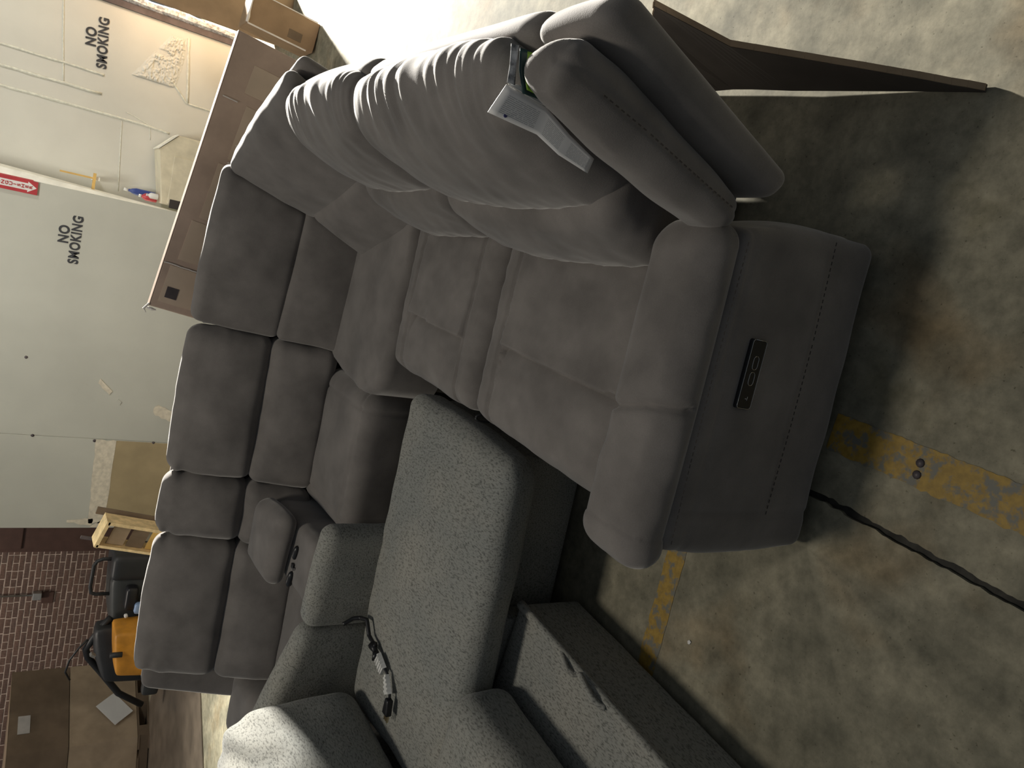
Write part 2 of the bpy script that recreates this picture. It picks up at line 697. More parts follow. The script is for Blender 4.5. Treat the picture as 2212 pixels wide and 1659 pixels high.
# bare board panel, its joint compound and other patches
G().box((-2.40, 6.194, .05), (-1.660, 6.2, .745)).build('bare_board', M['tan'], part)
ragged([(-2.44, .73), (-1.66, .735), (-1.66, .895), (-2.00, .885), (-2.44, .86)], 6.196, M['mud'], 'joint_compound', part)
ragged([(-2.475, .05), (-2.385, .05), (-2.385, .72), (-2.475, .84)], 6.196, M['mud'], 'joint_compound', part, amp=.02)
ragged([(-2.46, .83), (-2.395, .83), (-2.41, 1.03), (-2.43, 1.03)], 6.196, M['mud'], 'joint_compound', part)
ragged([(-1.15, .945), (-1.11, .93), (-1.21, .825), (-1.245, .845)], 6.196, M['mud'], 'plaster_patch', part, amp=.006)
ragged([(-1.34, .475), (-1.30, .44), (-1.36, .30), (-1.46, .29), (-1.43, .36), (-1.40, .45)], 6.196, M['mud'],
       'plaster_patch', part)
ragged([(-.30, .57), (-.27, .56), (-.30, .49), (-.34, .50)], 6.196, M['mud'], 'plaster_patch', part, amp=.006)
ragged([(-1.30, .78), (-1.28, .77), (-1.30, .74), (-1.33, .75)], 6.196, M['drywall'], 'plaster_patch', part, amp=.004)
g = G()
for (x, z) in ((-1.655, 1.37), (-1.672, .905), (-1.66, .43), (-.99, 1.49)):
    g.tube([(x, 6.199, z), (x, 6.192, z)], [.014, .009], 9)
g.build('nail_head', M['grime'], part, True)


def text_mesh(txt, size, bold=.0, align='CENTER', spacing=1.0):
    cu = bpy.data.curves.new('t', 'FONT')
    cu.body = txt
    cu.size = size
    cu.align_x = align
    cu.offset = bold
    cu.space_character = spacing
    cu.extrude = .0012
    o = bpy.data.objects.new('t', cu)
    COL.objects.link(o)
    dg = bpy.context.evaluated_depsgraph_get()
    me = o.evaluated_get(dg).to_mesh()
    v = [Vector(x.co) for x in me.vertices]
    f = [tuple(p.vertices) for p in me.polygons]
    o.evaluated_get(dg).to_mesh_clear()
    bpy.data.objects.remove(o)
    bpy.data.curves.remove(cu)
    return v, f


def wall_text(txt, size, x, z, y, mat, parent, name='lettering', sx=1.0, bold=.0, tilt=0, spacing=1.0):
    v, f = text_mesh(txt, size, bold, spacing=spacing)
    ct, st = math.cos(tilt), math.sin(tilt)
    pts = []
    for p in v:
        px, pz = p.x * sx, p.y
        pts.append((x + px * ct - pz * st, y - p.z, z + px * st + pz * ct))
    return link_mesh(name, pts, f, mat, parent)


# stencilled warnings
for (wx, wz, wy, par) in ((.035, 1.226, 6.196, part),):
    wall_text('SMOKING', .102, wx, wz, wy, M['blackpaint'], par, sx=.80, bold=.0036, tilt=.012, spacing=1.12)
    wall_text('NO', .102, wx + .03, wz + .088, wy, M['blackpaint'], par, sx=.86, bold=.0036, tilt=.012, spacing=1.12)

# block wall further right
bw = thing('wall_back', (1.2, 6.6, 0), None, None)
tag(bw, 'pale painted block wall with ridged mortar joints and stencil', None, None, 'structure')
G().box((.30, 6.6, 0), (2.02, 6.8, 3.6)).build('block_face', M['block'], bw)
wall_text('SMOKING', .105, 1.678, 1.205, 6.596, M['blackpaint'], bw, sx=.80, bold=.0036, tilt=.07, spacing=1.12)
wall_text('NO', .105, 1.70, 1.295, 6.596, M['blackpaint'], bw, sx=.86, bold=.0036, tilt=.07, spacing=1.12)


def ridge(pts, r, name='mortar_joint'):
    g = G()
    q = []
    for i in range(len(pts) - 1):
        a, b = Vector(pts[i]), Vector(pts[i + 1])
        for k in range(10):
            q.append(a.lerp(b, k / 10))
    q.append(Vector(pts[-1]))
    rs = [r * (1 + .45 * nz((i, 0, 0), .7)) for i in range(len(q))]
    g.tube([(p.x + .006 * nz((p.z, p.x, 2), 9), 6.599, p.z) for p in q], rs, 6)
    return g.build(name, M['joint_paint'], bw, True)


ridge([(1.43, 0, 2.2), (1.43, 0, 1.42), (1.425, 0, 1.20)], .010)
ridge([(1.27, 0, 2.2), (1.27, 0, 1.20)], .012)
ridge([(1.12, 0, 2.2), (1.115, 0, .88), (1.10, 0, .64)], .011)
ridge([(1.97, 0, 1.56), (1.60, 0, 1.52), (1.28, 0, 1.48)], .006)
ridge([(1.94, 0, .60), (1.40, 0, .53)], .011)
ridge([(1.55, 0, .68), (1.40, 0, .54), (1.39, 0, .30)], .008)
ridge([(1.10, 0, 1.02), (.5, 0, .97)], .005)
# rough plaster scar
pv, pf = [], []
nn = 34
for i in range(nn + 1):
    for j in range(nn + 1):
        a, b = i / nn, j / nn
        x = 1.50 + .42 * a
        z = .58 + .36 * b * (1.05 - .6 * a) + .05 * (1 - a)
        fall = max(0, min(1, 5 * min(a + .15, 1 - a + .1, b, 1 - b)))
        y = 6.602 - fall * (.010 + .022 * abs(nz((x, z, 0), 38)) + .012 * abs(nz((x, z * 2, 4), 80))) * (1 if nz((x, z, 9), 14) > -.25 else .25)
        pv.append((x, y, z))
for i in range(nn):
    for j in range(nn):
        pf.append((i * (nn + 1) + j, (i + 1) * (nn + 1) + j, (i + 1) * (nn + 1) + j + 1, i * (nn + 1) + j + 1))
link_mesh('plaster_scar', pv, pf, M['block'], bw)
ridge([(1.18, 0, 1.0), (1.12, 0, .80), (1.0, 0, .78)], .004, 'paint_run')

# steel edge post with flaked paint at the right end of the block wall
tp = thing('trim_1', (2.03, 6.6, 0), None, None)
tag(tp, 'dark steel edge post with flaking white paint', None, None, 'structure')
G().box((2.005, 6.575, 0), (2.055, 6.80, 3.6)).build('edge_post', M['grime'], tp)
g = G()
pv, pf = [], []
K = 90
for i in range(K + 1):
    z = 3.2 * i / K
    w = .075 + .02 * nz((z, 0, 0), 5)
    for a in range(5):
        pv.append((2.055 + w * a / 4, 6.59 - .03 * (a in (1, 2, 3)) - .025 * nz((z, a, 1), 11) - (.02 if a else 0), z))
for i in range(K):
    for a in range(4):
        pf.append((i * 5 + a, i * 5 + a + 1, (i + 1) * 5 + a + 1, (i + 1) * 5 + a))
g.add(pv, pf).build('flaked_strip', M['flake'], tp)

# brick wall
rw = thing('wall_far', (-5, 8.6, 0), None, None)
tag(rw, 'red brick wall with pale mortar far behind the sofa', None, None, 'structure')
G().box((-9.4, 8.5785, 0), (-3.1, 8.8, 3.6)).build('mortar_bed', M['mortar'], rw)
meshes = []
for m in BRICKS:
    bmx = bmesh.new()
    bmesh.ops.create_cube(bmx, size=1)
    for vv in bmx.verts:
        vv.co = Vector((vv.co.x * (.182 if vv.co.y < 0 else .186), vv.co.y * .05, vv.co.z * (.0435 if vv.co.y < 0 else .046)))
    me = bpy.data.meshes.new('brick')
    bmx.to_mesh(me)
    bmx.free()
    me.materials.append(m)
    meshes.append(me)
rest = G()
nb = 0
for rI in range(62):
    z = .033 + rI * .058
    x = -3.60 - (rI % 2) * .097
    bond = (rI % 6 == 3)
    while x > -9.3:
        ln = .0985 if bond else .195
        cx = x - ln / 2
        vis = (.22 < z < 1.50 + (cx + 6) * .06) and cx > -6.05 - .1 * z
        if vis and nb < 296 and not bond:
            o = bpy.data.objects.new('brick', meshes[random.choice((0, 0, 1, 1, 2, 3))])
            o.location = Vector((cx, 8.60 + random.uniform(-.0015, .0015), z)) - rw.location
            o.rotation_euler = (0, random.uniform(-.012, .012), random.uniform(-.01, .01))
            COL.objects.link(o)
            o.parent = rw
            nb += 1
        else:
            rest.box((cx - ln / 2 + .006, 8.575, z - .0235), (cx + ln / 2 - .006, 8.63, z + .0235), random.choice((0, 1, 2, 3)))
        x -= ln
o = rest.build('brick_course', None, rw, mats=BRICKS)
o['kind'] = 'stuff'
tj = G().box((-3.74, 8.54, 0), (-3.10, 8.70, 3.6)).build('trim_2', M['jamb'])
tag(tj, 'brown painted jamb between brick wall and partition', None, None, 'structure')
G().box((-3.70, 8.52, 1.22), (-3.3, 8.545, 3.5)).build('jamb_board', M['jamb'], tj, bevel=.01)

# ================================================================== BROWN SECTIONAL SOFA
sofa = thing('sectional_sofa', (0.3, 1.3, 0), 'dark brown suede reclining sectional sofa wrapping around the grey sleeper sofa', 'sofa')
SU, SD = M['suede'], M['suede_dark']

# --- right-hand section: bases
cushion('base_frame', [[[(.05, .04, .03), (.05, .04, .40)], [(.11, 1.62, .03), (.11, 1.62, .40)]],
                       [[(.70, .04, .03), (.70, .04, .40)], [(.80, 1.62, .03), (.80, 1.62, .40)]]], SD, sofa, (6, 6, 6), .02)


def arm_disp(u, p, n):
    d = 0
    if n.y < -.3:
        d += groove(p.x - .086, .006, .006) + groove(p.z - (.212 - .0 * p.x), .005, .003)
        d += groove(p.z - (.452 + .02 * (p.x > .35)), .006, .003) * (1 if p.z < .49 else 0)
        d += .004 * nz(p, 7) + .006 * math.exp(-((p.z - .33) / .15) ** 2)
    if n.x < -.3:
        d += .004 * nz(p, 6)
    return d


arm = cushion('armrest', [[[(.0, .0, .025), (.0, .0, .515)], [(.0, .22, .025), (.0, .22, .515)]],
                          [[(.745, .012, .035), (.685, .0, .500)], [(.745, .22, .035), (.685, .22, .500)]]],
              SU, sofa, (64, 16, 56), .030, (.03, .006, .0), arm_disp)


def pad_disp(u, p, n):
    d = 0
    s = .305 - .10 * (p.y - .0) / .22
    if n.z > -.2:
        d += groove(p.x - (.285 + .02 * math.cos(p.y * 14)), .008, .016)
        d += .004 * nz(p, 8) + .003 * nz(p, 17)
    if p.x < .02:
        d += .010 * math.exp(-((p.x + .03) / .04) ** 2)
    return d


cushion('arm_pad', [[[(-.040, .0, .490), (-.045, .008, .580)], [(-.035, .215, .480), (-.030, .205, .580)]],
                    [[(.695, .0, .485), (.675, .012, .580)], [(.69, .215, .485), (.66, .195, .580)]]],
        SU, arm, (130, 40, 18), .050, (.012, .006, .012), pad_disp)


def stitches(pts, name, parent, r=.0013, ln=.008, gap=.006, mat=None):
    g = G()
    P = [Vector(p) for p in pts]
    for a, b in zip(P[:-1], P[1:]):
        L = (b - a).length
        d = (b - a).normalized()
        s = 0
        while s + ln < L:
            g.tube([a + d * s, a + d * (s + ln)], r, 4)
            s += ln + gap
    return g.build(name, mat or M['thread'], parent)


stitches([(.02, -.007, .497), (.20, -.008, .503), (.40, -.009, .505), (.66, -.007, .500)], 'stitching', arm)
stitches([(.090, -.0095, .213), (.30, -.0115, .213), (.50, -.0115, .216), (.72, -.006, .222)], 'stitching', arm)
# control panel with two seat buttons and a usb socket
cp = G()
cp.box((.327, -.017, .374), (.476, -.002, .420))
pan = cp.build('control_panel', M['black'], arm, bevel=.006, mats=[M['black'], M['chrome']], seg=3)
ch = G()


def rrect(x0, x1, z0, z1, r, y, n=5):
    pts = []
    for cx, cz, a0 in ((x1 - r, z1 - r, 0), (x0 + r, z1 - r, 90), (x0 + r, z0 + r, 180), (x1 - r, z0 + r, 270)):
        for k in range(n + 1):
            a = math.radians(a0 + 90 * k / n)
            pts.append((cx + r * math.cos(a), y, cz + r * math.sin(a)))
    pts.append(pts[0])
    return pts


ch.tube(rrect(.328, .475, .375, .419, .007, -.0166), .0007, 5)
for (a, b) in ((.378, .407), (.412, .441)):
    ch.tube(rrect(a, b, .3885, .4045, .0079, -.0172), .0008, 5)
ch.tube([(.349, -.0172, .4005), (.349, -.0172, .3935)], .0008, 5)
ch.tube([(.345, -.0172, .3935), (.354, -.0172, .3935)], .0008, 5)
tag(ch.build('panel_rim', M['chrome'], arm, True), 'chrome button rims and panel edge')


# --- wing behind the arm
def wing_disp(u, p, n):
    d = 0
    if n.y < -.3:
        # stitched seam running down the middle of the end
        t = (p.z - .50) / .52
        xm = .705 + .145 * t
        d += groove(p.x - xm, .008, .004)
        d += .003 * nz(p, 11)
    d += .004 * nz(p, 9)
    if p.z > .97 and n.z > -.2:
        d += .007 * math.sin(p.x * 120 + p.y * 60 + 9 * nz(p, 6)) * min(1, (p.z - .97) / .05)
    return d


cushion('wing_cushion', corners(.012, .142, ((.664, .525), (.735, .505), (.812, 1.022), (.905, .985))), SU, sofa,
        (24, 30, 56), .045, (.020, .008, .008), wing_disp)
stitches([(.714, .0035, .56), (.745, .0, .68), (.785, .0, .82), (.815, .006, .93)], 'stitching', sofa, r=.0016)


def shell_disp(u, p, n):
    return .003 * nz(p, 6)


def shell(y0, y1, dx=0.0):
    return cushion('back_panel', corners(y0, y1, ((.742 + dx, .475), (.805 + dx, .425), (.915 + dx, .985), (.985 + dx, .925))),
                   SU, sofa, (12, 20, 40), .035, (.008, .0, .010), shell_disp)


shell(-.022, .195)
shell(.200, 1.000, .012)
shell(1.005, 1.62, .024)
# frame under the back panels, extended unseen to block the work lamp
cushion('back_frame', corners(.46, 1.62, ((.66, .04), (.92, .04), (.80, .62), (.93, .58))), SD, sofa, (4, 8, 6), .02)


# --- recliner backs of the right-hand section (gathered top edge)
def gather(p, y0, y1, amp=.010, ztop=1.0, depth=.34, seed=0):
    dep = depth * (.75 + .6 * nz((p.y * 9, seed, 0), 1.0))
    t = max(0, min(1, (p.z - (ztop - dep)) / dep))
    env = t ** 1.1
    yy = p.y + .10 * (ztop - p.z) * (p.y - (y0 + y1) / 2)
    ph = yy * 62 + 9 * nz((p.y * 4, p.z * .8, seed), 1.0)
    w = math.sin(ph)
    w = math.copysign(abs(w) ** .6, w) * (.55 + .9 * nz((p.y * 7, seed, 3), 1.0))
    w2 = math.sin(ph * 2.7 + 4 * nz((p.y, p.z, 5), 6)) * (.6 + .8 * nz((p.y * 6, seed, 8), 1.0))
    return amp * env * (w + .5 * w2)


def head_disp(y0, y1, seed):
    def f(u, p, n):
        d = gather(p, y0, y1, .0062, 1.05, .15, seed)
        d += .006 * nz(p, 5) + .004 * nz((p.x, p.y * 2, p.z), 12)
        # crescent folds low on the cushion
        if n.x < 0:
            d += .0025 * math.sin((p.z * 26 + (p.y - y0) * 9)) * math.exp(-((p.z - .74) / .10) ** 2) * math.exp(-((p.y - y1) / .22) ** 2)
        return d
    return f


HP = ((.665, .635), (.80, .58), (.778, 1.008), (.940, 1.018))
cushion('headrest', corners(.215, .985, HP), SU, sofa, (30, 130, 70), .085, (.055, .012, .024), head_disp(.215, .985, 1))
HP2 = ((.685, .640), (.82, .58), (.798, 1.008), (.960, 1.018))
cushion('headrest', corners(.995, 1.60, HP2), SU, sofa, (30, 110, 70), .085, (.050, .012, .024), head_disp(.995, 1.60, 4))


def lumb_disp(u, p, n):
    d = .006 * nz(p, 6) + .004 * nz((p.x, p.y * 3, p.z * 3), 8)
    return d


cushion('lumbar_cushion', corners(.215, .985, ((.575, .435), (.76, .42), (.655, .70), (.80, .68))), SU, sofa,
        (16, 60, 40), .06, (.040, .0, .0), lumb_disp)
cushion('lumbar_cushion', corners(.985, 1.62, ((.590, .435), (.78, .42), (.675, .70), (.82, .68))), SU, sofa,
        (16, 60, 40), .06, (.036, .0, .0), lumb_disp)


# --- seats of the right-hand section
def seat(y0, y1, xf0, xf1, strip0, strip1):
    def dsp(u, p, n):
        d = .004 * nz(p, 7) + .003 * nz((p.x * 2, p.y, p.z), 14)
        if n.z > -.1:
            k = (p.y - y0) / (y1 - y0)
            xc = .262 + .035 * k
            # overlap where the rear pad meets the leg-rest pad
            inside = (p.y > y0 + strip0 + .01) and (p.y < y1 - strip1 - .01)
            if inside:
                if p.x < xc:
                    d += -.030 * math.exp(-((xc - p.x) / .055))
                else:
                    d += .012 * math.exp(-((p.x - xc) / .06))
            for sy in ([y0 + strip0] if strip0 else []) + ([y1 - strip1] if strip1 else []):
                d += groove(p.y - sy, .007, .012)
        return d
    cx = .085
    return cushion('seat_cushion', [[[(xf0 + .012, y0, .20), (xf0, y0, .458)], [(xf1 + .012, y1, .20), (xf1, y1, .458)]],
                                    [[(.66, y0, .26), (.64, y0, .452)], [(.69, y1, .26), (.66, y1, .452)]]],
                   SU, sofa, (130, 120, 22), .065, (.012, .004, .014), dsp)


seat(.222, .958, -.012, .045, .0, .105)
seat(.964, 1.605, .045, .075, .110, .110)
# steel latch ring showing between the seats
G().tube([(.045, .966, .34 + .03 * math.cos(a)) if False else (.035 + .012 * math.sin(a), .961, .385 + .035 * math.cos(a))
          for a in [i * math.pi / 8 for i in range(17)]], .004, 6).build('latch_ring', M['machine2'], sofa, True)


# --- corner wedge
def wedge_poly(z, grow=0.0):
    return [(-.085 - grow, 1.93), (-.10 - grow, 1.84), (-.085 - grow, 1.74), (-.04 - grow, 1.655), (.06, 1.612), (.35, 1.612), (.64, 1.612),
            (.74, 1.85), (.66, 2.16), (.35, 2.25), (.02, 2.25), (-.055, 2.10)]


def soft_prism(name, poly, z0, z1, mat, parent, r=.06, dome=.012, rings=10, disp=None):
    """rounded slab over a polygon: a stack of inset rings closed by a grid-like fan"""
    cx = sum(p[0] for p in poly) / len(poly)
    cy = sum(p[1] for p in poly) / len(poly)
    # resample outline smoothly
    n = len(poly)
    out = []
    for i in range(n):
        p0, p1, p2, p3 = [Vector(poly[(i + k - 1) % n]) for k in range(4)]
        for k in range(8):
            t = k / 8
            a = p1.lerp(p2, t)
            b = .5 * ((2 * p1) + (-p0 + p2) * t + (2 * p0 - 5 * p1 + 4 * p2 - p3) * t * t + (-p0 + 3 * p1 - 3 * p2 + p3) * t ** 3)
            out.append(a.lerp(b, .8))
    m = len(out)
    levels = [(0, z0)]
    levels.append((0, z1 - r))
    for k in range(1, 7):
        a = k / 6 * math.pi / 2
        levels.append((r * (1 - math.cos(a)), z1 - r + r * math.sin(a)))
    V, F = [], []
    for ins, z in levels:
        for p in out:
            d = Vector((cx, cy)) - p
            q = p + d.normalized() * min(ins, d.length)
            V.append(Vector((q.x, q.y, z)))
    L = len(levels)
    base = V[(L - 1) * m:L * m]
    for k in range(1, rings):
        t = k / rings
        for p in base:
            q = p.lerp(Vector((cx, cy, p.z)), t)
            q.z += dome * (1 - (1 - t) ** 2)
            V.append(q)
    for i in range(L - 1 + rings - 1):
        for k in range(m):
            F.append((i * m + k, i * m + (k + 1) % m, (i + 1) * m + (k + 1) % m, (i + 1) * m + k))
    V.append(Vector((cx, cy, z1 + dome)))
    last = (L + rings - 2) * m
    for k in range(m):
        F.append((last + k, last + (k + 1) % m, len(V) - 1))
    if disp:
        V = [p + Vector((0, 0, disp(p))) for p in V]
    g = G().add(V, F)
    return g.build(name, mat, parent, True)


soft_prism('corner_seat', wedge_poly(0), .20, .462, SU, sofa, .05, .012,
           disp=lambda p: .005 * nz(p, 7) + (groove(math.hypot(p.x - .30, p.y - 2.05) - .445, .008, .006) if p.z > .40 else 0))
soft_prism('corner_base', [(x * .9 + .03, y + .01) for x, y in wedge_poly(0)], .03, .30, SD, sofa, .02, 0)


def between(a0, a1, tb, tt, db, dt, zb, zt_, depth):
    """corner array for a back cushion seen from the seat: a0/a1 = bottom-front corners (x,y), tb.. = top-front"""
    pass


def facet(name, fbA, fbB, ftA, ftB, back, zb, zt_, mat, parent, **kw):
    """cushion whose front face spans fbA-fbB (bottom, x y) and ftA-ftB (top); back = xy offset of its rear"""
    c = [[[None, None], [None, None]], [[None, None], [None, None]]]
    B = Vector(back)
    for i, (fb, ft) in enumerate(((fbA, ftA), (fbB, ftB))):
        c[i][0][0] = (fb[0], fb[1], zb)
        c[i][0][1] = (ft[0], ft[1], zt_)
        c[i][1][0] = (fb[0] + B.x, fb[1] + B.y, zb)
        c[i][1][1] = (ft[0] + B.x * .7, ft[1] + B.y * .7, zt_ - .02)
    return cushion(name, c, mat, parent, **kw)


def puff_disp(u, p, n):
    return .005 * nz(p, 6) + .003 * nz(p, 14)


# right facet of the wedge, then the left facet
facet('headrest', (.735, 1.60), (.545, 2.175), (.935, 1.600), (.655, 2.225), (.14, .06), .640, 1.02, SU, sofa,
      n=(50, 14, 44), r=.040, bulge=(.006, .030, .01), disp=puff_disp)
facet('headrest', (.578, 2.150), (.005, 2.255), (.690, 2.200), (.020, 2.385), (.03, .15), .678, 1.04, SU, sofa,
      n=(50, 14, 44), r=.040, bulge=(.006, .030, .01), disp=puff_disp)
facet('lumbar_cushion', (.625, 1.60), (.425, 2.065), (.730, 1.60), (.555, 2.135), (.12, .06), .43, .685, SU, sofa,
      n=(40, 12, 36), r=.035, bulge=(.0, .024, .0), disp=puff_disp)
facet('lumbar_cushion', (.490, 2.085), (-.005, 2.150), (.600, 2.150), (.005, 2.245), (.03, .12), .43, .705, SU, sofa,
      n=(40, 12, 36), r=.035, bulge=(.0, .024, .0), disp=puff_disp)
facet('back_panel', (.80, 1.62), (.66, 2.28), (1.04, 1.62), (.78, 2.27), (.06, .03), .06, .985, SU, sofa,
      n=(16, 6, 20), r=.03, disp=shell_disp)
facet('back_panel', (.66, 2.34), (.0, 2.44), (.76, 2.30), (.0, 2.465), (.03, .08), .06, .99, SU, sofa,
      n=(16, 6, 20), r=.03, disp=shell_disp)

# --- far section: recliner, console, recliner
FH = ((2.250, .700), (2.42, .66), (2.372, 1.035), (2.47, 1.02))
FL = ((2.140, .430), (2.36, .42), (2.240, .710), (2.42, .70))


def mod(x0, x1, h=FH, l=FL):
    def hd(u, p, n):
        d = .004 * nz(p, 7) + .002 * nz(p, 17)
        e = min(p.x - x0, x1 - p.x)
        if e < .10 and n.y < 0:
            d += .006 * math.sin(p.z * 70 + 5 * nz(p, 7)) * (1 - e / .10) * math.exp(-((p.z - 1.0) / .10) ** 2)
        return d
    cushion('headrest', corners_x(x0 + .003, x1 - .003, h), SU, sofa, (44, 14, 40), .055, (.006, .034, .012), hd)
    cushion('lumbar_cushion', corners_x(x0 + .003, x1 - .003, l), SU, sofa, (40, 12, 36), .055, (.004, .030, .004), puff_disp)


mod(-.655, .012)
mod(-.952, -.658)
mod(-1.625, -.955)
cushion('back_panel', corners_x(-.95, .0, ((2.42, .06), (2.49, .06), (2.46, 1.0), (2.515, .98))), SU, sofa, (20, 6, 20), .03, (0, 0, .006), shell_disp)
cushion('back_panel', [[[(-1.84, 2.30, .30), (-1.735, 2.42, .985)], [(-1.84, 2.50, .06), (-1.735, 2.52, .965)]],
                        [[(-.955, 2.30, .30), (-.955, 2.42, .985)], [(-.955, 2.50, .06), (-.955, 2.52, .965)]]], SU, sofa, (20, 8, 30), .045, (0.012, 0, .006), shell_disp)
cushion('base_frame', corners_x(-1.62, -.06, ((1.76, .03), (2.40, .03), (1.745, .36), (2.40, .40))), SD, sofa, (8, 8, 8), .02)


def seat_far(x0, x1, yf):
    def dsp(u, p, n):
        d = .005 * nz(p, 7)
        if n.z > .1 or n.y < -.3:
            e = math.hypot(max(0, p.z - .33), 0)
            d += groove((p.y - yf - .055) + (p.z - .462) * .4, .008, .005) * (1 if p.z > .36 else 0)
            for sx in (x0 + .075, x1 - .075):
                d += groove(p.x - sx, .007, .005)
        return d
    cushion('seat_cushion', corners_x(x0, x1, ((yf + .01, .19), (2.26, .24), (yf, .462), (2.25, .458))), SU, sofa,
            (64, 60, 20), .065, (.010, .012, .014), dsp)


seat_far(-.690, -.075, 1.70)
seat_far(-1.605, -.985, 1.70)
con = cushion('console', corners_x(-.975, -.700, ((1.66, .05), (2.26, .05), (1.672, .572), (2.26, .585))), SU, sofa,
              (20, 40, 20), .035, (0, 0, .004), puff_disp)
cushion('console_lid', [[[(-1.015, 1.925, .578), (-1.00, 1.935, .660)], [(-.985, 2.20, .600), (-.965, 2.19, .690)]],
                        [[(-.665, 1.865, .578), (-.675, 1.880, .660)], [(-.675, 2.17, .600), (-.69, 2.16, .690)]]],
        SU, con, (30, 30, 10), .042, (.010, .012, .012), puff_disp)
for (xa, ya, xb_, yb, w) in ((-.785, 1.845, -.845, 1.857, .014), (-.902, 1.850, -.972, 1.868, .016)):
    a, b = Vector((xa, ya, .5805)), Vector((xb_, yb, .5805))
    g = G()
    g.tube([a.lerp(b, t) for t in (0, .12, .3, .5, .7, .88, 1)], [w * .5, w * .85, w, w, w, w * .85, w * .5], 10)
    tag(g.build('cup_holder', M['black'], con, True), 'black cup holder slot')
g = G()
g.box((-.884, 1.838, .579), (-.864, 1.862, .588))
g.box((-.884, 1.826, .579), (-.872, 1.834, .590), 1)
g.build('power_socket', None, con, mats=[M['black'], M['chrome']], bevel=.002)
# left arm at the far end
cushion('armrest', corners_x(-1.985, -1.625, ((1.66, .03), (2.40, .03), (1.62, .575), (2.40, .575))), SU, sofa, (24, 24, 24), .06, (.01, .01, .012), puff_disp)

# ================================================================== GREY SLEEPER SOFA
ROT = math.radians(-7.3)
grey = thing('sleeper_sofa', (-.75, .75, 0), 'grey tweed sleeper sofa with chaise and pull-out bed in front of the brown sofa', 'sofa')
TW = M['tweed']


def gp_(xl, yl, z):
    """local frame of the grey sofa: origin at its inner floor corner, x towards the brown loveseat"""
    c, s = math.cos(ROT), math.sin(ROT)
    return (-.491 + xl * c - yl * s, .776 + xl * s + yl * c, z)


def gc(x0, x1, y0, y1, z0, z1):
    return [[[gp_(x, y, z) for z in (z0, z1)] for y in (y0, y1)] for x in (x0, x1)]


def tw_disp(u, p, n):
    return .004 * nz(p, 6) + .0015 * nz(p, 30)


# chaise: base and one long cushion
cushion('chaise_base', [[[(-1.20, .83, .03), (-1.20, .83, .30)], [(-1.20, 1.40, .03), (-1.20, 1.40, .30)]],
                        [[(-.05, .845, .03), (-.05, .845, .31)], [(.005, 1.36, .03), (.005, 1.36, .31)]]], TW, grey, (10, 10, 10), .015)


def chaise_disp(u, p, n):
    d = .006 * nz(p, 4) + .004 * nz(p, 9)
    return d


cushion('chaise_cushion', [[[(-1.20, .700, .285), (-1.20, .660, .440)], [(-1.20, 1.38, .292), (-1.20, 1.385, .455)]],
                           [[(-.04, .720, .285), (-.03, .670, .440)], [(.025, 1.40, .292), (.025, 1.405, .455)]]], TW, grey,
        (60, 50, 16), .060, (.01, .01, .020), chaise_disp)
# low arm behind the chaise
cushion('armrest', [[[(-.905, 1.385, .05), (-.905, 1.365, .680)], [(-.905, 1.50, .05), (-.905, 1.475, .680)]],
                    [[(-.520, 1.345, .05), (-.505, 1.330, .675)], [(-.520, 1.46, .05), (-.505, 1.44, .675)]]], TW, grey,
        (20, 12, 30), .045, (.004, .006, .008), tw_disp)
cushion('armrest', [[[(-1.33, 1.42, .05), (-1.33, 1.37, .80)], [(-1.33, 1.55, .05), (-1.33, 1.50, .80)]],
                    [[(-.907, 1.385, .05), (-.907, 1.365, .680)], [(-.907, 1.50, .05), (-.907, 1.475, .680)]]], TW, grey,
        (20, 12, 30), .045, (.004, .006, .006), tw_disp)


# back cushion on the left
def back_disp(u, p, n):
    d = .008 * nz(p, 5) + .004 * nz(p, 11)
    if p.z > .75:
        d += .008 * math.sin(p.x * 60 + p.y * 22 + 5 * nz(p, 5)) * math.exp(-((p.z - .92) / .09) ** 2) * (1 if p.y > .8 else .4)
    return d


cushion('back_cushion', [[[(-1.42, .70, .47), (-1.43, .66, .93)], [(-1.40, 1.34, .47), (-1.40, 1.30, .93)]],
                         [[(-1.17, .68, .47), (-1.185, .66, .97)], [(-1.085, 1.33, .47), (-1.12, 1.30, .94)]]], TW, grey,
        (16, 50, 44), .095, (.03, .02, .03), back_disp)
cushion('back_cushion', [[[(-1.50, -.25, .47), (-1.5, -.25, .93)], [(-1.43, .67, .47), (-1.44, .65, .93)]],
                         [[(-1.25, -.25, .47), (-1.28, -.25, .95)], [(-1.18, .665, .47), (-1.20, .64, .95)]]], TW, grey,
        (16, 50, 44), .095, (.03, .02, .03), back_disp)
cushion('back_frame', [[[(-1.60, -.3, .05), (-1.62, -.3, .82)], [(-1.47, 1.40, .05), (-1.48, 1.40, .82)]],
                       [[(-1.44, -.3, .05), (-1.46, -.3, .82)], [(-1.36, 1.40, .05), (-1.38, 1.40, .82)]]], TW, grey,
        (8, 20, 20), .04)
# seat cushion next to the chaise
def seat_disp(u, p, n):
    return .006 * nz(p, 5) + .003 * nz(p, 12)


cushion('seat_cushion', [[[gp_(-.80, -1.10, .272), gp_(-.80, -1.10, .500)], [gp_(-.80, -.135, .272), gp_(-.80, -.150, .500)]],
                         [[gp_(-.235, -1.10, .272), gp_(-.195, -1.10, .500)], [gp_(-.225, -.120, .272), gp_(-.200, -.150, .500)]]], TW, grey,
        (40, 60, 20), .070, (.012, .012, .018), seat_disp)
cushion('seat_base', gc(-.86, -.28, -1.15, -.085, .03, .268), TW, grey, (8, 8, 8), .02)
cushion('side_panel', gc(-.60, -.065, -.040, .030, .03, .345), TW, grey, (12, 6, 10), .012)


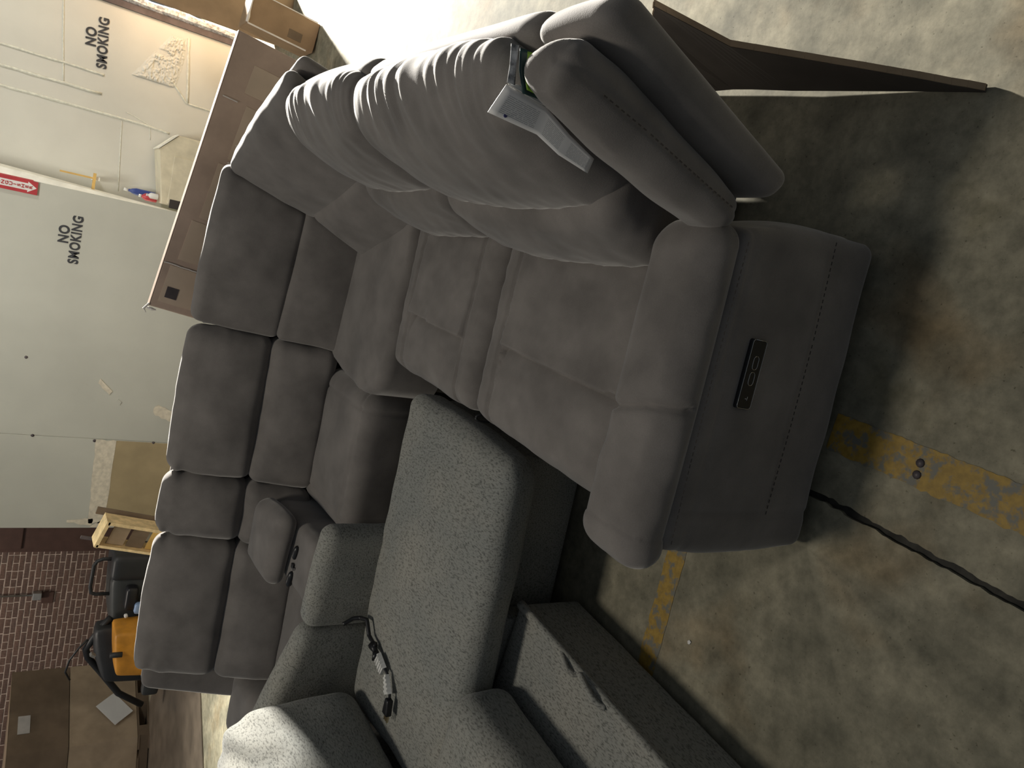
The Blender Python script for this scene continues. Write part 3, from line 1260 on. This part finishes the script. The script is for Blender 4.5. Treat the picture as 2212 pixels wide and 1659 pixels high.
# pull-out bed: upholstered front with two pull tabs
def pull_disp(u, p, n):
    d = .002 * nz(p, 9)
    if n.z > -.2 and p.z > .25:
        d += .003 * nz((p.x, p.y, 0), 25)
    return d


tr = cushion('pullout_bed', gc(-.62, 0, -1.25, -.048, .018, .262), TW, grey, (20, 60, 16), .018, (0, 0, 0), pull_disp)
# piping along the front edge, lifted into a hand loop
cord = [Vector(gp_(.000, -.055 - 1.16 * i / 60, .259 + .002 * nz((i, 0, 0), .6))) for i in range(61)]
G().tube(cord, .0150, 8).build('piping', TW, tr, True)
g = G()
loop = [(.002, -.300, .266), (.000, -.330, .280), (-.006, -.360, .288), (-.010, -.378, .276), (-.004, -.384, .266), (.004, -.400, .272), (.004, -.440, .286),
        (-.002, -.480, .290), (-.008, -.505, .282), (-.006, -.525, .268)]
q = []
for a, b in zip(loop[:-1], loop[1:]):
    for k in range(4):
        q.append(Vector(gp_(*a)).lerp(Vector(gp_(*b)), k / 4))
g.tube(q, .0085, 8)
tag(g.build('pull_tab', TW, tr, True), 'fabric loop to pull the bed out')
G().box((-1.2, -.2, .0), (-1.1, -.1, .05)).build('foot', M['black'], grey)
G().box((-.20, 1.22, .0), (-.13, 1.29, .04)).build('foot', M['black'], grey)
G().box((-.86, 1.40, .0), (-.80, 1.46, .06)).build('foot', M['black'], grey)

# ================================================================== POWER CORD on the chaise
pc = thing('power_cord', (-.90, 1.12, .47), 'short black power cord with silver tags lying on the grey chaise', 'cord')
zc = .484
g = G()
path = [(-.872, 1.340, .55), (-.850, 1.338, .515), (-.842, 1.325, .494), (-.832, 1.290, zc), (-.852, 1.268, zc), (-.872, 1.248, zc), (-.876, 1.215, zc), (-.880, 1.185, zc)]
sm = []
for i in range(len(path) - 1):
    for k in range(5):
        sm.append(Vector(path[i]).lerp(Vector(path[i + 1]), k / 5))
sm.append(Vector(path[-1]))
g.tube(sm, .0075, 8)
g.tube([(-.880, 1.185, zc), (-.905, 1.120, zc), (-.912, 1.062, zc), (-.958, 1.020, zc), (-.985, 1.010, zc)], .005, 8)
g.build('cable', M['black'], pc, True)
g = G()
g.tube([(-.885, 1.205, zc), (-.893, 1.172, zc + .004)], [.018, .007], 8)
g.tube([(-.893, 1.172, zc + .004), (-.905, 1.150, zc + .004)], [.009, .019], 8)
g.build('cable_tie', M['black'], pc, True)
for (a, b, w, nm) in (((-.898, 1.150), (-.920, 1.090), .042, 'cable_label'), ((-.915, 1.062), (-.967, 1.026), .038, 'braided_sleeve')):
    g = G()
    A, B = Vector((*a, zc)), Vector((*b, zc))
    d = (B - A).normalized()
    s = Vector((-d.y, d.x, 0))
    K = 9
    for i in range(K):
        p, q = A.lerp(B, i / K), A.lerp(B, (i + 1) / K)
        wa = w / 2 * (1 if nm == 'cable_label' else .45 + .65 * i / K)
        za = .010 + (.003 if i % 2 else 0)
        g.hexa([p + s * wa + Vector((0, 0, -.003)), q + s * wa + Vector((0, 0, -.003)), q - s * wa + Vector((0, 0, -.003)), p - s * wa + Vector((0, 0, -.003)),
                p + s * wa * .7 + Vector((0, 0, za)), q + s * wa * .7 + Vector((0, 0, za)), q - s * wa * .7 + Vector((0, 0, za)), p - s * wa * .7 + Vector((0, 0, za))])
    tag(g.build(nm, M['foil'], pc), 'silver tag')
pl = cushion('plug', [[[(-.975, .998, zc - .009), (-.975, .998, zc + .014)], [(-.975, 1.022, zc - .009), (-.975, 1.022, zc + .014)]],
                      [[(-1.030, .988, zc - .009), (-1.030, .988, zc + .014)], [(-1.030, 1.024, zc - .009), (-1.030, 1.024, zc + .014)]]],
             M['black'], pc, (6, 6, 6), .005)
g = G()
for y in (.996, 1.006, 1.016):
    g.box((-1.054, y - .0018, zc - .003), (-1.028, y + .0018, zc + .004))
g.build('prong', M['brass'], pl)


# ================================================================== LEAFLET and CARD hanging on the sofa back
def sheet(name, quads, mat, parent=None, th=.0012, uv=True):
    """quads: grid of points rows x cols -> thin curved sheet"""
    R, C = len(quads), len(quads[0])
    sub = 6
    pts, uvs = [], []
    for i in range((R - 1) * sub + 1):
        for j in range((C - 1) * sub + 1):
            a, b = i / sub, j / sub
            i0, j0 = min(int(a), R - 2), min(int(b), C - 2)
            s, t = a - i0, b - j0
            p = (Vector(quads[i0][j0]) * (1 - s) * (1 - t) + Vector(quads[i0 + 1][j0]) * s * (1 - t) +
                 Vector(quads[i0][j0 + 1]) * (1 - s) * t + Vector(quads[i0 + 1][j0 + 1]) * s * t)
            pts.append(p)
            uvs.append((a / (R - 1), b / (C - 1)))
    cc = (C - 1) * sub + 1
    rr = (R - 1) * sub + 1
    n = len(pts)
    f = []
    for i in range(rr - 1):
        for j in range(cc - 1):
            f.append((i * cc + j, (i + 1) * cc + j, (i + 1) * cc + j + 1, i * cc + j + 1))
    nrm = (Vector(quads[1][0]) - Vector(quads[0][0])).cross(Vector(quads[0][1]) - Vector(quads[0][0])).normalized() * th
    v = pts + [p + nrm for p in pts]
    f2 = f + [tuple(n + k for k in q[::-1]) for q in f]
    rim = [i for i in range(cc)] + [i * cc + cc - 1 for i in range(1, rr)] + [(rr - 1) * cc + j for j in range(cc - 2, -1, -1)] + [i * cc for i in range(rr - 2, 0, -1)]
    for a, b in zip(rim, rim[1:] + rim[:1]):
        f2.append((a, b, n + b, n + a))
    o = link_mesh(name, v, f2, mat, parent, True, uv=uvs + uvs)
    return o


lf = thing('instruction_leaflet', (.765, .19, .77), 'folded white printed leaflet hanging beside the near headrest', 'leaflet')
sheet('page', [[(.762, .180, 1.034), (.812, .156, 1.022)], [(.754, .175, .927), (.800, .155, .930)], [(.732, .172, .872), (.770, .155, .868)], [(.717, .170, .796), (.744, .155, .800)]],
      M['page'], lf)
sheet('folded_page', [[(.813, .1545, 1.020), (.818, .152, 1.000)], [(.803, .153, .960), (.808, .151, .950)], [(.800, .153, .925), (.803, .151, .915)]], M['foil'], lf)
sheet('picture_strip', [[(.878, .155, 1.030), (.879, .151, 1.016)], [(.845, .155, 1.024), (.848, .150, 1.014)], [(.815, .155, 1.022), (.814, .150, 1.008)]],
      M['grey_paper'], lf)
G().tube([(.766, .1755, 1.000), (.766, .1735, 1.000)], .004, 6).build('printed_dot', M['navy'], lf)
gc_ = thing('green_card', (.84, .15, .95), 'lime green and dark teal hang card behind the white leaflet', 'card')
sheet('card_sheet', [[(.876, .150, 1.014), (.876, .143, .995)], [(.842, .150, 1.007), (.842, .143, .968)], [(.806, .150, .990), (.806, .145, .945)]], M['teal'], gc_)
sheet('green_print', [[(.874, .1490, 1.008), (.874, .1415, .992)], [(.842, .1485, .998), (.842, .1415, .968)], [(.814, .1480, .984), (.811, .1435, .958)]], M['green'], gc_)
pts = [(.845 + .010 * math.cos(a), .1425, .982 + .010 * math.sin(a)) for a in [i * math.pi / 7 for i in range(2, 12)]]
G().tube(pts, .0016, 6).build('printed_ring', M['green_pale'], gc_, True)

# ================================================================== CARDBOARD SHEET on the right
cs = thing('cardboard_sheet', (1.17, .35, 0), 'loose corrugated cardboard sheet standing on edge beside the brown sofa', 'cardboard')
T = Vector((1.102, -.111, .002))
top = [T + Vector((0, 0, .006)), Vector((1.122, .06, .115)), Vector((1.165, .392, .283)), Vector((1.228, .530, .438)), Vector((1.222, .60, .375)), Vector((1.185, .90, .43)), Vector((1.16, 1.25, .52))]  # hidden far end added and raised to block the work lamp
bot = [T, Vector((1.116, .06, .010)), Vector((1.142, .392, .022)), Vector((1.157, .530, .024)), Vector((1.163, .60, .024)), Vector((1.175, .90, .012)), Vector((1.18, 1.25, .012))]
th = Vector((.016, 0, .002))
g = G()
for i in range(len(top) - 1):
    for k in range(6):
        a0, a1 = top[i].lerp(top[i + 1], k / 6), top[i].lerp(top[i + 1], (k + 1) / 6)
        b0, b1 = bot[i].lerp(bot[i + 1], k / 6), bot[i].lerp(bot[i + 1], (k + 1) / 6)
        a0 = a0 + Vector((0, 0, .005 * nz((i * 6 + k, 0, 0), .8)))
        a1 = a1 + Vector((0, 0, .005 * nz((i * 6 + k + 1, 0, 0), .8)))
        g.hexa([b0, b1, b1 + th, b0 + th, a0, a1, a1 + th, a0 + th])
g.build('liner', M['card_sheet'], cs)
# torn top edge with the flutes showing
g = G()
for i in range(len(top) - 1):
    for k in range(6):
        a0, a1 = top[i].lerp(top[i + 1], k / 6), top[i].lerp(top[i + 1], (k + 1) / 6)
        j0, j1 = .005 * nz((i * 6 + k, 0, 0), .8), .005 * nz((i * 6 + k + 1, 0, 0), .8)
        e = Vector((0, 0, .004))
        a0, a1 = a0 + Vector((0, 0, j0)), a1 + Vector((0, 0, j1))
        g.hexa([a0 + th * .1, a1 + th * .1, a1 + th, a0 + th, a0 + th * .1 + e, a1 + th * .1 + e * .6, a1 + th + e, a0 + th + e * .7])
g.build('torn_edge', M['card_edge'], cs)
g = G()
E0, E1 = top[3], top[3] + th
for k in range(10):
    z = top[3].z - .004 - k * .0
    p = top[3].lerp(top[4], k / 60)
    g.tube([p + Vector((.001, 0, .004)), p + Vector((.010, 0, .006))], .0022, 4)
g.build('flute', M['card_edge'], cs)

# ================================================================== CARTONS
def carton(name, origin, ux, uy, uz, L, D, Hh, mat, label, cat='box', tape=True, group=None):
    """origin = near lower left corner; ux along its length, uy depth, uz up (unit vectors)"""
    o0 = Vector(origin)
    ux, uy, uz = Vector(ux).normalized(), Vector(uy).normalized(), Vector(uz).normalized()
    t = thing(name, tuple(o0 + ux * L / 2 + uy * D / 2), label, cat, group)

    def P(a, b, c):
        return o0 + ux * a + uy * b + uz * c
    g = G().hexa([P(0, 0, 0), P(L, 0, 0), P(L, D, 0), P(0, D, 0), P(0, 0, Hh - .004), P(L, 0, Hh - .004), P(L, D, Hh - .004), P(0, D, Hh - .004)])
    g.build('carton_body', mat, t, bevel=.004)
    for (b0, b1) in ((0, D / 2 - .002), (D / 2 + .002, D)):
        G().hexa([P(0, b0, Hh - .004), P(L, b0, Hh - .004), P(L, b1, Hh - .004), P(0, b1, Hh - .004),
                  P(0, b0, Hh), P(L, b0, Hh), P(L, b1, Hh), P(0, b1, Hh)]).build('flap', mat, t)
    if tape:
        G().hexa([P(-.001, D / 2 - .025, Hh), P(L + .001, D / 2 - .025, Hh), P(L + .001, D / 2 + .025, Hh), P(-.001, D / 2 + .025, Hh),
                  P(-.001, D / 2 - .025, Hh + .001), P(L + .001, D / 2 - .025, Hh + .001), P(L + .001, D / 2 + .025, Hh + .001),
                  P(-.001, D / 2 + .025, Hh + .001)]).build('tape', M['tape'], t)
    return t, P


ta = math.radians(-8.4)
ux = (math.cos(ta), 0, math.sin(ta))
uz = (-math.sin(ta), 0, math.cos(ta))
uzv, uxv = Vector(uz), Vector(ux)
p_tl = Vector((.031, 2.62, 1.168))
big, P = carton('large_carton', p_tl - uzv * .985, ux, (0, 1, 0), uz, 1.268, .045, .985, M['card_red'],
                'long flat tilted brown carton with tape patches standing behind the sofa corner', tape=False)
for (a0, a1, c0, c1) in ((.03, .20, .80, .955), (.235, .42, .79, .93), (.44, .70, .74, .90), (.73, .98, .70, .865), (1.03, 1.16, .76, .885)):
    G().hexa([P(a0, -.0015, c0), P(a1, -.0015, c0 - .01), P(a1, -.0015, c1 - .005), P(a0, -.0015, c1),
              P(a0, .001, c0), P(a1, .001, c0 - .01), P(a1, .001, c1 - .005), P(a0, .001, c1)]).build('pale_patch', M['tape'], big)
G().hexa([P(.055, -.003, .885), P(.105, -.003, .885), P(.105, -.003, .935), P(.055, -.003, .935),
          P(.055, .001, .885), P(.105, .001, .885), P(.105, .001, .935), P(.055, .001, .935)]).build('printed_square', M['grime'], big)
for (a, c0, c1) in ((.205, .84, .98), (.715, .83, .86), (.80, .82, .85), (.98, .90, .965)):
    G().tube([P(a + .004 * nz((k, a, 0), 1), -.003, c0 + (c1 - c0) * k / 8) for k in range(9)], .0028, 5).build('torn_tape', M['tape_white'], big)
g = G()
g.tube([P(-.012, -.002, .99 - .02 * k) for k in range(3)], [.004, .008, .003], 6)
g.tube([P(.01, .0, .985), P(-.02, -.002, 1.0), P(-.035, .0, .985)], [.004, .006, .002], 6)
g.build('tape_tail', M['tape_white'], big)
# block the tilted carton leans up on
G().box((-.105, 2.60, 0), (-.02, 2.70, .168)).build('support_block', M['wood'])
tag(bpy.data.objects['support_block'], 'short pine block under the raised end of the tilted carton', 'block')

tb = math.radians(-6)
uzb = Vector((-math.sin(tb), 0, math.cos(tb)))
small, P = carton('small_carton', (1.795, 4.84, .022), (math.cos(tb), 0, math.sin(tb)), (0, 1, 0), uzb, .215, .26, .485, M['card'],
                  'small brown carton with bright torn edges behind the long tilted carton', tape=False)
g = G()
g.tube([P(-.004, 0, .05 + .43 * k / 8) for k in range(9)], .006, 5)
g.tube([P(.215 * k / 6, -.002, .486) for k in range(7)], [.01, .012, .006, .005, .004, .012, .014], 5)
g.tube([P(.218, 0, .02 + .46 * k / 8) for k in range(9)], .004, 5)
g.build('torn_edge', M['tape_white'], small)
G().hexa([P(.03, -.002, .10), P(.09, -.002, .10), P(.09, -.002, .20), P(.03, -.002, .20), P(.03, .001, .10), P(.09, .001, .10), P(.09, .001, .20), P(.03, .001, .20)]).build(
    'printed_square', M['card_dark'], small)
far, P = carton('tall_carton', (1.93, 5.60, 0), (.98, .20, 0), (.20, .98, 0), (0, 0, 1), .46, .5, 1.15, M['card'],
                'tall brown carton standing at the right end of the block wall')

# palletised cartons at the far left
pa = math.radians(118)
py = Vector((math.cos(math.radians(63)), math.sin(math.radians(63)), 0))      # along the shaded side, away from the camera
px = Vector((-math.cos(math.radians(30)), -math.sin(math.radians(30)), 0))     # along the lit side, towards the left
c0 = Vector((-4.76, 6.30, 0))
pal = thing('pallet', tuple(c0 + px * .5 + py * .4), 'wooden pallet under the stack of large cartons', 'pallet')


def pbox(g, a0, a1, b0, b1, z0, z1, mi=0):
    return g.hexa([c0 + px * a0 + py * b0 + Vector((0, 0, z0)), c0 + px * a1 + py * b0 + Vector((0, 0, z0)), c0 + px * a1 + py * b1 + Vector((0, 0, z0)), c0 + px * a0 + py * b1 + Vector((0, 0, z0)),
                   c0 + px * a0 + py * b0 + Vector((0, 0, z1)), c0 + px * a1 + py * b0 + Vector((0, 0, z1)), c0 + px * a1 + py * b1 + Vector((0, 0, z1)), c0 + px * a0 + py * b1 + Vector((0, 0, z1))], mi)


for k in range(3):
    pbox(G(), 0, 1.1, .02 + k * .36, .12 + k * .36, .02, .10).build('pallet_stringer', M['card_dark'], pal)
for k in range(6):
    pbox(G(), .0 + k * .2, .12 + k * .2, 0, .86, .10, .118).build('pallet_board', M['card_dark'], pal)
for k in range(3):
    pbox(G(), .0 + k * .48, .12 + k * .48, 0, .86, .0, .02).build('pallet_board', M['card_dark'], pal)
t1, P1 = carton('pallet_carton', c0 + Vector((0, 0, .12)), px, py, (0, 0, 1), 1.1, .86, .60, M['card_lite'],
                'large carton with white paper on its side, lower one on the pallet')
t2, P2 = carton('pallet_carton', c0 + Vector((0, 0, .725)), px, py, (0, 0, 1), 1.1, .86, .50, M['card_dark'],
                'dark carton stacked on top of the pallet carton at far left')
g = G()
ctr = Vector((-4.735, 6.30, 0)) + py * .30 + Vector((0, 0, .33))
nr = py.cross(Vector((0, 0, 1))).normalized()
if nr.x < 0:
    nr = -nr
a, b = (py * .80 + Vector((0, 0, .6))).normalized(), (py * -.6 + Vector((0, 0, .8))).normalized()
q = [ctr + nr * .02 + a * s * .14 + b * t * .105 for s, t in ((-1, -1), (1, -1), (1, 1), (-1, 1))]
G().hexa(q + [x + nr * .002 for x in q]).build('paper_sheet', M['paper'])
tag(bpy.data.objects['paper_sheet'], 'white paper sheet stuck crookedly on the pallet carton', 'paper')
qq = c0 + py * .28 + Vector((0, 0, 1.10)) + nr * .004
G().hexa([qq + py * s * .09 + Vector((0, 0, t * .05)) for s, t in ((-1, -1), (1, -1), (1, 1), (-1, 1))] +
         [qq + nr * .006 + py * s * .09 + Vector((0, 0, t * .05)) for s, t in ((-1, -1), (1, -1), (1, 1), (-1, 1))]).build('document_pouch', M['plastic_clear'], t2)

# thin dark brown slab over the darker part of the floor
v = [(-3.34, 4.90, 0), (-4.35, 3.75, 0), (-6.2, 5.2, 0), (-4.55, 6.55, 0), (-3.1, 6.1, 0)]
fb = G().prism(v[::-1], (0, 0, .012)).build('dark_floor_patch', M['board'], bevel=.002)
tag(fb, 'thin dark brown slab over the darker floor left of the brown sofa', 'board')

# ================================================================== WOODEN CRATE behind the sofa
cr = thing('wooden_crate', (-2.0, 4.5, 0), 'narrow raw pine crate leaning behind the far end of the brown sofa', 'crate')
cA, cB = Vector((-1.76, 4.5, .93)), Vector((-1.925, 4.5, .985))        # top corners (right, left)
dn = Vector((-.185, 0, -1.0)).normalized()
sd = (cA - cB).normalized()
Ln = .93


def bar(a, b, w, d, name, mat, parent):
    a, b = Vector(a), Vector(b)
    t = (b - a).normalized()
    s = Vector((0, 1, 0)).cross(t).normalized()
    y = Vector((0, d, 0))
    h = w / 2
    return G().hexa([a - s * h, a + s * h, a + s * h + y, a - s * h + y, b - s * h, b + s * h, b + s * h + y, b - s * h + y]).build(name, mat, parent)


bar(cA, cA + dn * .945, .022, .18, 'rail', M['wood'], cr)
bar(cB, cB + dn * .995, .018, .18, 'rail', M['wood'], cr)
bar(cA + sd * .012, cB - sd * .012, .024, .18, 'top_rail', M['wood'], cr)
for (t0, t1, m) in ((.06, .17, 'card_lite'), (.19, .30, 'card_dark'), (.32, .50, 'wax'), (.52, .75, 'card_dark')):
    a, b = cA + dn * t0 - sd * .012, cA + dn * t1 - sd * .012
    c, d_ = cB + dn * t1 + sd * .012, cB + dn * t0 + sd * .012
    G().prism([a + Vector((0, .05, 0)), b + Vector((0, .05, 0)), c + Vector((0, .05, 0)), d_ + Vector((0, .05, 0))], (0, .012, 0)).build('panel_board', M[m], cr)
bar(cB + Vector((-.02, .2, .08)), cB + Vector((-.02, .2, .08)) + dn * .8, .02, .02, 'slat', M['grime'], cr)
bar(cA + Vector((.02, .2, .06)), cA + Vector((.02, .2, .06)) + dn * .8, .05, .02, 'slat', M['card_dark'], cr)

# ================================================================== FLOOR MACHINES at the far left
fm = thing('floor_scrubber', (-2.95, 6.0, 0), 'dark grey floor machine with a black loop handle by the brick wall', 'floor machine')
g = G()
hp = [(-2.70, 6.0, .62), (-2.70, 6.0, .72), (-2.72, 6.0, .765), (-2.76, 6.0, .785), (-2.96, 6.0, .79), (-3.02, 6.0, .775), (-3.035, 6.0, .74), (-3.035, 6.0, .62)]
g.tube(hp, .016, 10)
g.build('loop_handle', M['machine2'], fm, True)
cushion('motor_hood', bx(-2.86, -2.62, 5.85, 6.25, .30, .655), M['machine2'], fm, (10, 10, 10), .05)
cushion('body', [[[(-3.45, 5.9, .02), (-3.42, 5.95, .56)], [(-3.45, 6.4, .02), (-3.42, 6.35, .56)]], [[(-2.55, 5.85, .02), (-2.86, 5.9, .64)], [(-2.55, 6.4, .02), (-2.86, 6.35, .64)]]],
        M['machine'], fm, (12, 10, 12), .05, (.02, .02, .03))
cushion('tank', bx(-3.12, -2.90, 5.80, 5.96, .42, .52), M['black'], fm, (8, 8, 8), .03)
G().tube([(-3.15, 5.80, .50), (-3.15, 5.77, .50)], .016, 12).build('indicator', M['paper'], fm, True)
cushion('bottle', bx(-3.14, -3.04, 5.77, 5.84, .36, .44), M['paleblue'], fm, (8, 8, 8), .02)

fk = thing('pallet_truck', (-3.75, 5.7, 0), 'orange motor pallet truck with black hoses left of the floor machine', 'pallet truck')
cushion('motor_cover', [[[(-3.62, 5.5, .02), (-3.60, 5.55, .545)], [(-3.62, 5.9, .02), (-3.60, 5.85, .545)]], [[(-3.18, 5.5, .02), (-3.20, 5.55, .60)], [(-3.18, 5.9, .02), (-3.20, 5.85, .60)]]],
        M['orange'], fk, (12, 10, 12), .03, (.01, .01, .01))
cushion('mast_housing', [[[(-3.80, 5.72, .03), (-3.78, 5.75, .60)], [(-3.80, 6.1, .03), (-3.78, 6.0, .60)]], [[(-3.3, 5.75, .03), (-3.28, 5.8, .72)], [(-3.3, 6.1, .03), (-3.28, 6.0, .72)]]],
        M['machine2'], fk, (10, 10, 10), .05, (.02, .02, .04))
G().tube([(-3.36, 5.50, .625), (-3.36, 5.50, .53)], .024, 8).build('lever', M['machine2'], fk, True)
G().tube([(-3.22, 5.9, .60), (-3.30, 5.9, .66), (-3.42, 5.9, .72), (-3.52, 5.92, .76), (-3.62, 5.95, .73), (-3.80, 5.98, .60), (-4.05, 6.0, .42), (-4.2, 6.0, .2)], .030, 10).build(
    'hose', M['machine2'], fk, True)
G().tube([(-3.42, 5.9, .76), (-3.50, 5.9, .82), (-3.62, 5.92, .875), (-3.75, 5.95, .89), (-3.86, 6.0, .84)], .009, 8).build('thin_hose', M['machine2'], fk, True)
cushion('cover_plate', bx(-3.86, -3.70, 5.60, 5.70, .16, .30), M['machine'], fk, (6, 6, 6), .03)
G().prism([(-3.455, 5.70, .735), (-3.475, 5.70, .70), (-3.49, 5.70, .72), (-3.47, 5.70, .75)], (0, .05, 0)).build('bracket', M['steel'], fk)

# conduit and junction box on the bricks
jb = thing('junction_box', (-4.28, 8.55, 1.0), 'small grey junction box with conduit on the brick wall', 'electrical box')
G().box((-4.33, 8.50, .955), (-4.245, 8.575, 1.045)).build('box', M['steel'], jb, bevel=.008)
G().tube([(-4.285, 8.545, 1.04), (-4.275, 8.545, 2.6)], .010, 8).build('conduit', M['steel'], jb, True)
G().box((-4.40, 8.555, .83), (-4.26, 8.575, .95)).build('cover', M['jamb'], jb, bevel=.004)

# ================================================================== FIRE EXTINGUISHER SIGN
fs = thing('fire_extinguisher_sign', (.372, 6.19, 1.56), 'red and white vertical fire extinguisher arrow sign on drywall partition edge', 'sign')
G().box((.325, 6.182, 1.565), (.428, 6.194, 2.42)).build('plate', M['red'], fs, bevel=.002)
G().hexa([(.428, 6.182, 1.60), (.440, 6.205, 1.60), (.440, 6.215, 1.60), (.428, 6.194, 1.60), (.428, 6.182, 2.42), (.440, 6.205, 2.42), (.440, 6.215, 2.42), (.428, 6.194, 2.42)]).build('side_flange', M['red'], fs)
G().prism([(.350, 6.1805, 2.40), (.404, 6.1805, 2.40), (.404, 6.1805, 1.632), (.418, 6.1805, 1.632), (.377, 6.1805, 1.572), (.335, 6.1805, 1.632), (.350, 6.1805, 1.632)][::-1],
          (0, .002, 0)).build('arrow', M['paper'], fs)
zz = 1.602
word = 'FIRE EXTINGUISHER'
for i, chh in enumerate(reversed(word)):
    if chh == ' ':
        continue
    wall_text(chh, .0285, .377, zz + i * .0265, 6.179, M['red'], fs, name='letter', sx=1.5, bold=.0008)

# ================================================================== THINGS IN THE ALCOVE behind the partition edge
lad = thing('wooden_bracket', (.53, 6.35, 1.17), 'varnished yellow wooden bracket fixed beside the partition edge', 'bracket')
G().box((.552, 6.32, 1.185), (.566, 6.335, 1.43)).build('upright', M['wax'], lad)
G().box((.455, 6.31, 1.170), (.602, 6.335, 1.192)).build('crossbar', M['wax'], lad)
G().box((.452, 6.31, 1.18), (.466, 6.33, 1.235)).build('short_upright', M['wax'], lad)
G().box((.545, 6.33, 1.14), (.575, 6.61, 1.185)).build('wall_plate', M['white'], lad)

cab = thing('cream_cabinet', (.75, 6.4, 0), 'cream metal cabinet with sloping top beside the partition edge', 'cabinet')
G().prism([(.475, 6.28, 0), (.475, 6.28, .662), (.93, 6.28, .742), (1.08, 6.28, .60), (1.08, 6.28, 0)][::-1], (0, .28, 0)).build('body', M['cream'], cab, bevel=.01)
G().box((.485, 6.268, .05), (.90, 6.28, .615)).build('door', M['cream'], cab, bevel=.006)
G().box((.455, 6.255, .44), (.53, 6.268, .60)).build('vent', M['black'], cab, bevel=.004)
G().prism([(.93, 6.27, .745), (1.08, 6.27, .605), (1.085, 6.27, .612), (.935, 6.27, .752)][::-1], (0, .30, 0)).build('top_trim', M['white'], cab)


def bottle(name, x, y, z, h, r, mat, label, capm, lean=0.0):
    t = thing(name, (x, y, z), label, 'bottle')
    prof = [(0, .85), (.04, 1), (.62, 1), (.74, .7), (.80, .4), (.86, .36)]
    d = Vector((lean, 0, 1)).normalized()
    G().tube([Vector((x, y, z)) + d * h * a for a, b in prof], [r * b for a, b in prof], 14).build('bottle_body', mat, t, True)
    G().tube([Vector((x, y, z)) + d * h * .86, Vector((x, y, z)) + d * h], [r * .42, r * .40], 12).build('cap', capm, t, True)
    return t




def cab_top(x):
    return .675 + .176 * (x - .475)


bottle('spray_bottle', .530, 6.49, cab_top(.530), .255, .030, M['blue'], 'blue plastic bottle with pale cap standing at the back of the cream cabinet', M['paper'])
bottle('red_bottle', .505, 6.42, cab_top(.505), .145, .032, M['redplastic'], 'squat red plastic bottle between the blue and white bottles', M['paper'])
bottle('white_bottle', .525, 6.335, cab_top(.525), .095, .026, M['paper'], 'small white plastic bottle at the front of the cream cabinet', M['paper'])

sc = G().prism([(-.405, .260, .001), (-.397, .257, .001), (-.393, .264, .001), (-.399, .269, .001), (-.406, .266, .001)], (0, 0, .003)).build('paper_scrap', M['paper'])
tag(sc, 'tiny white paper scrap on the concrete floor near the yellow line', 'paper')
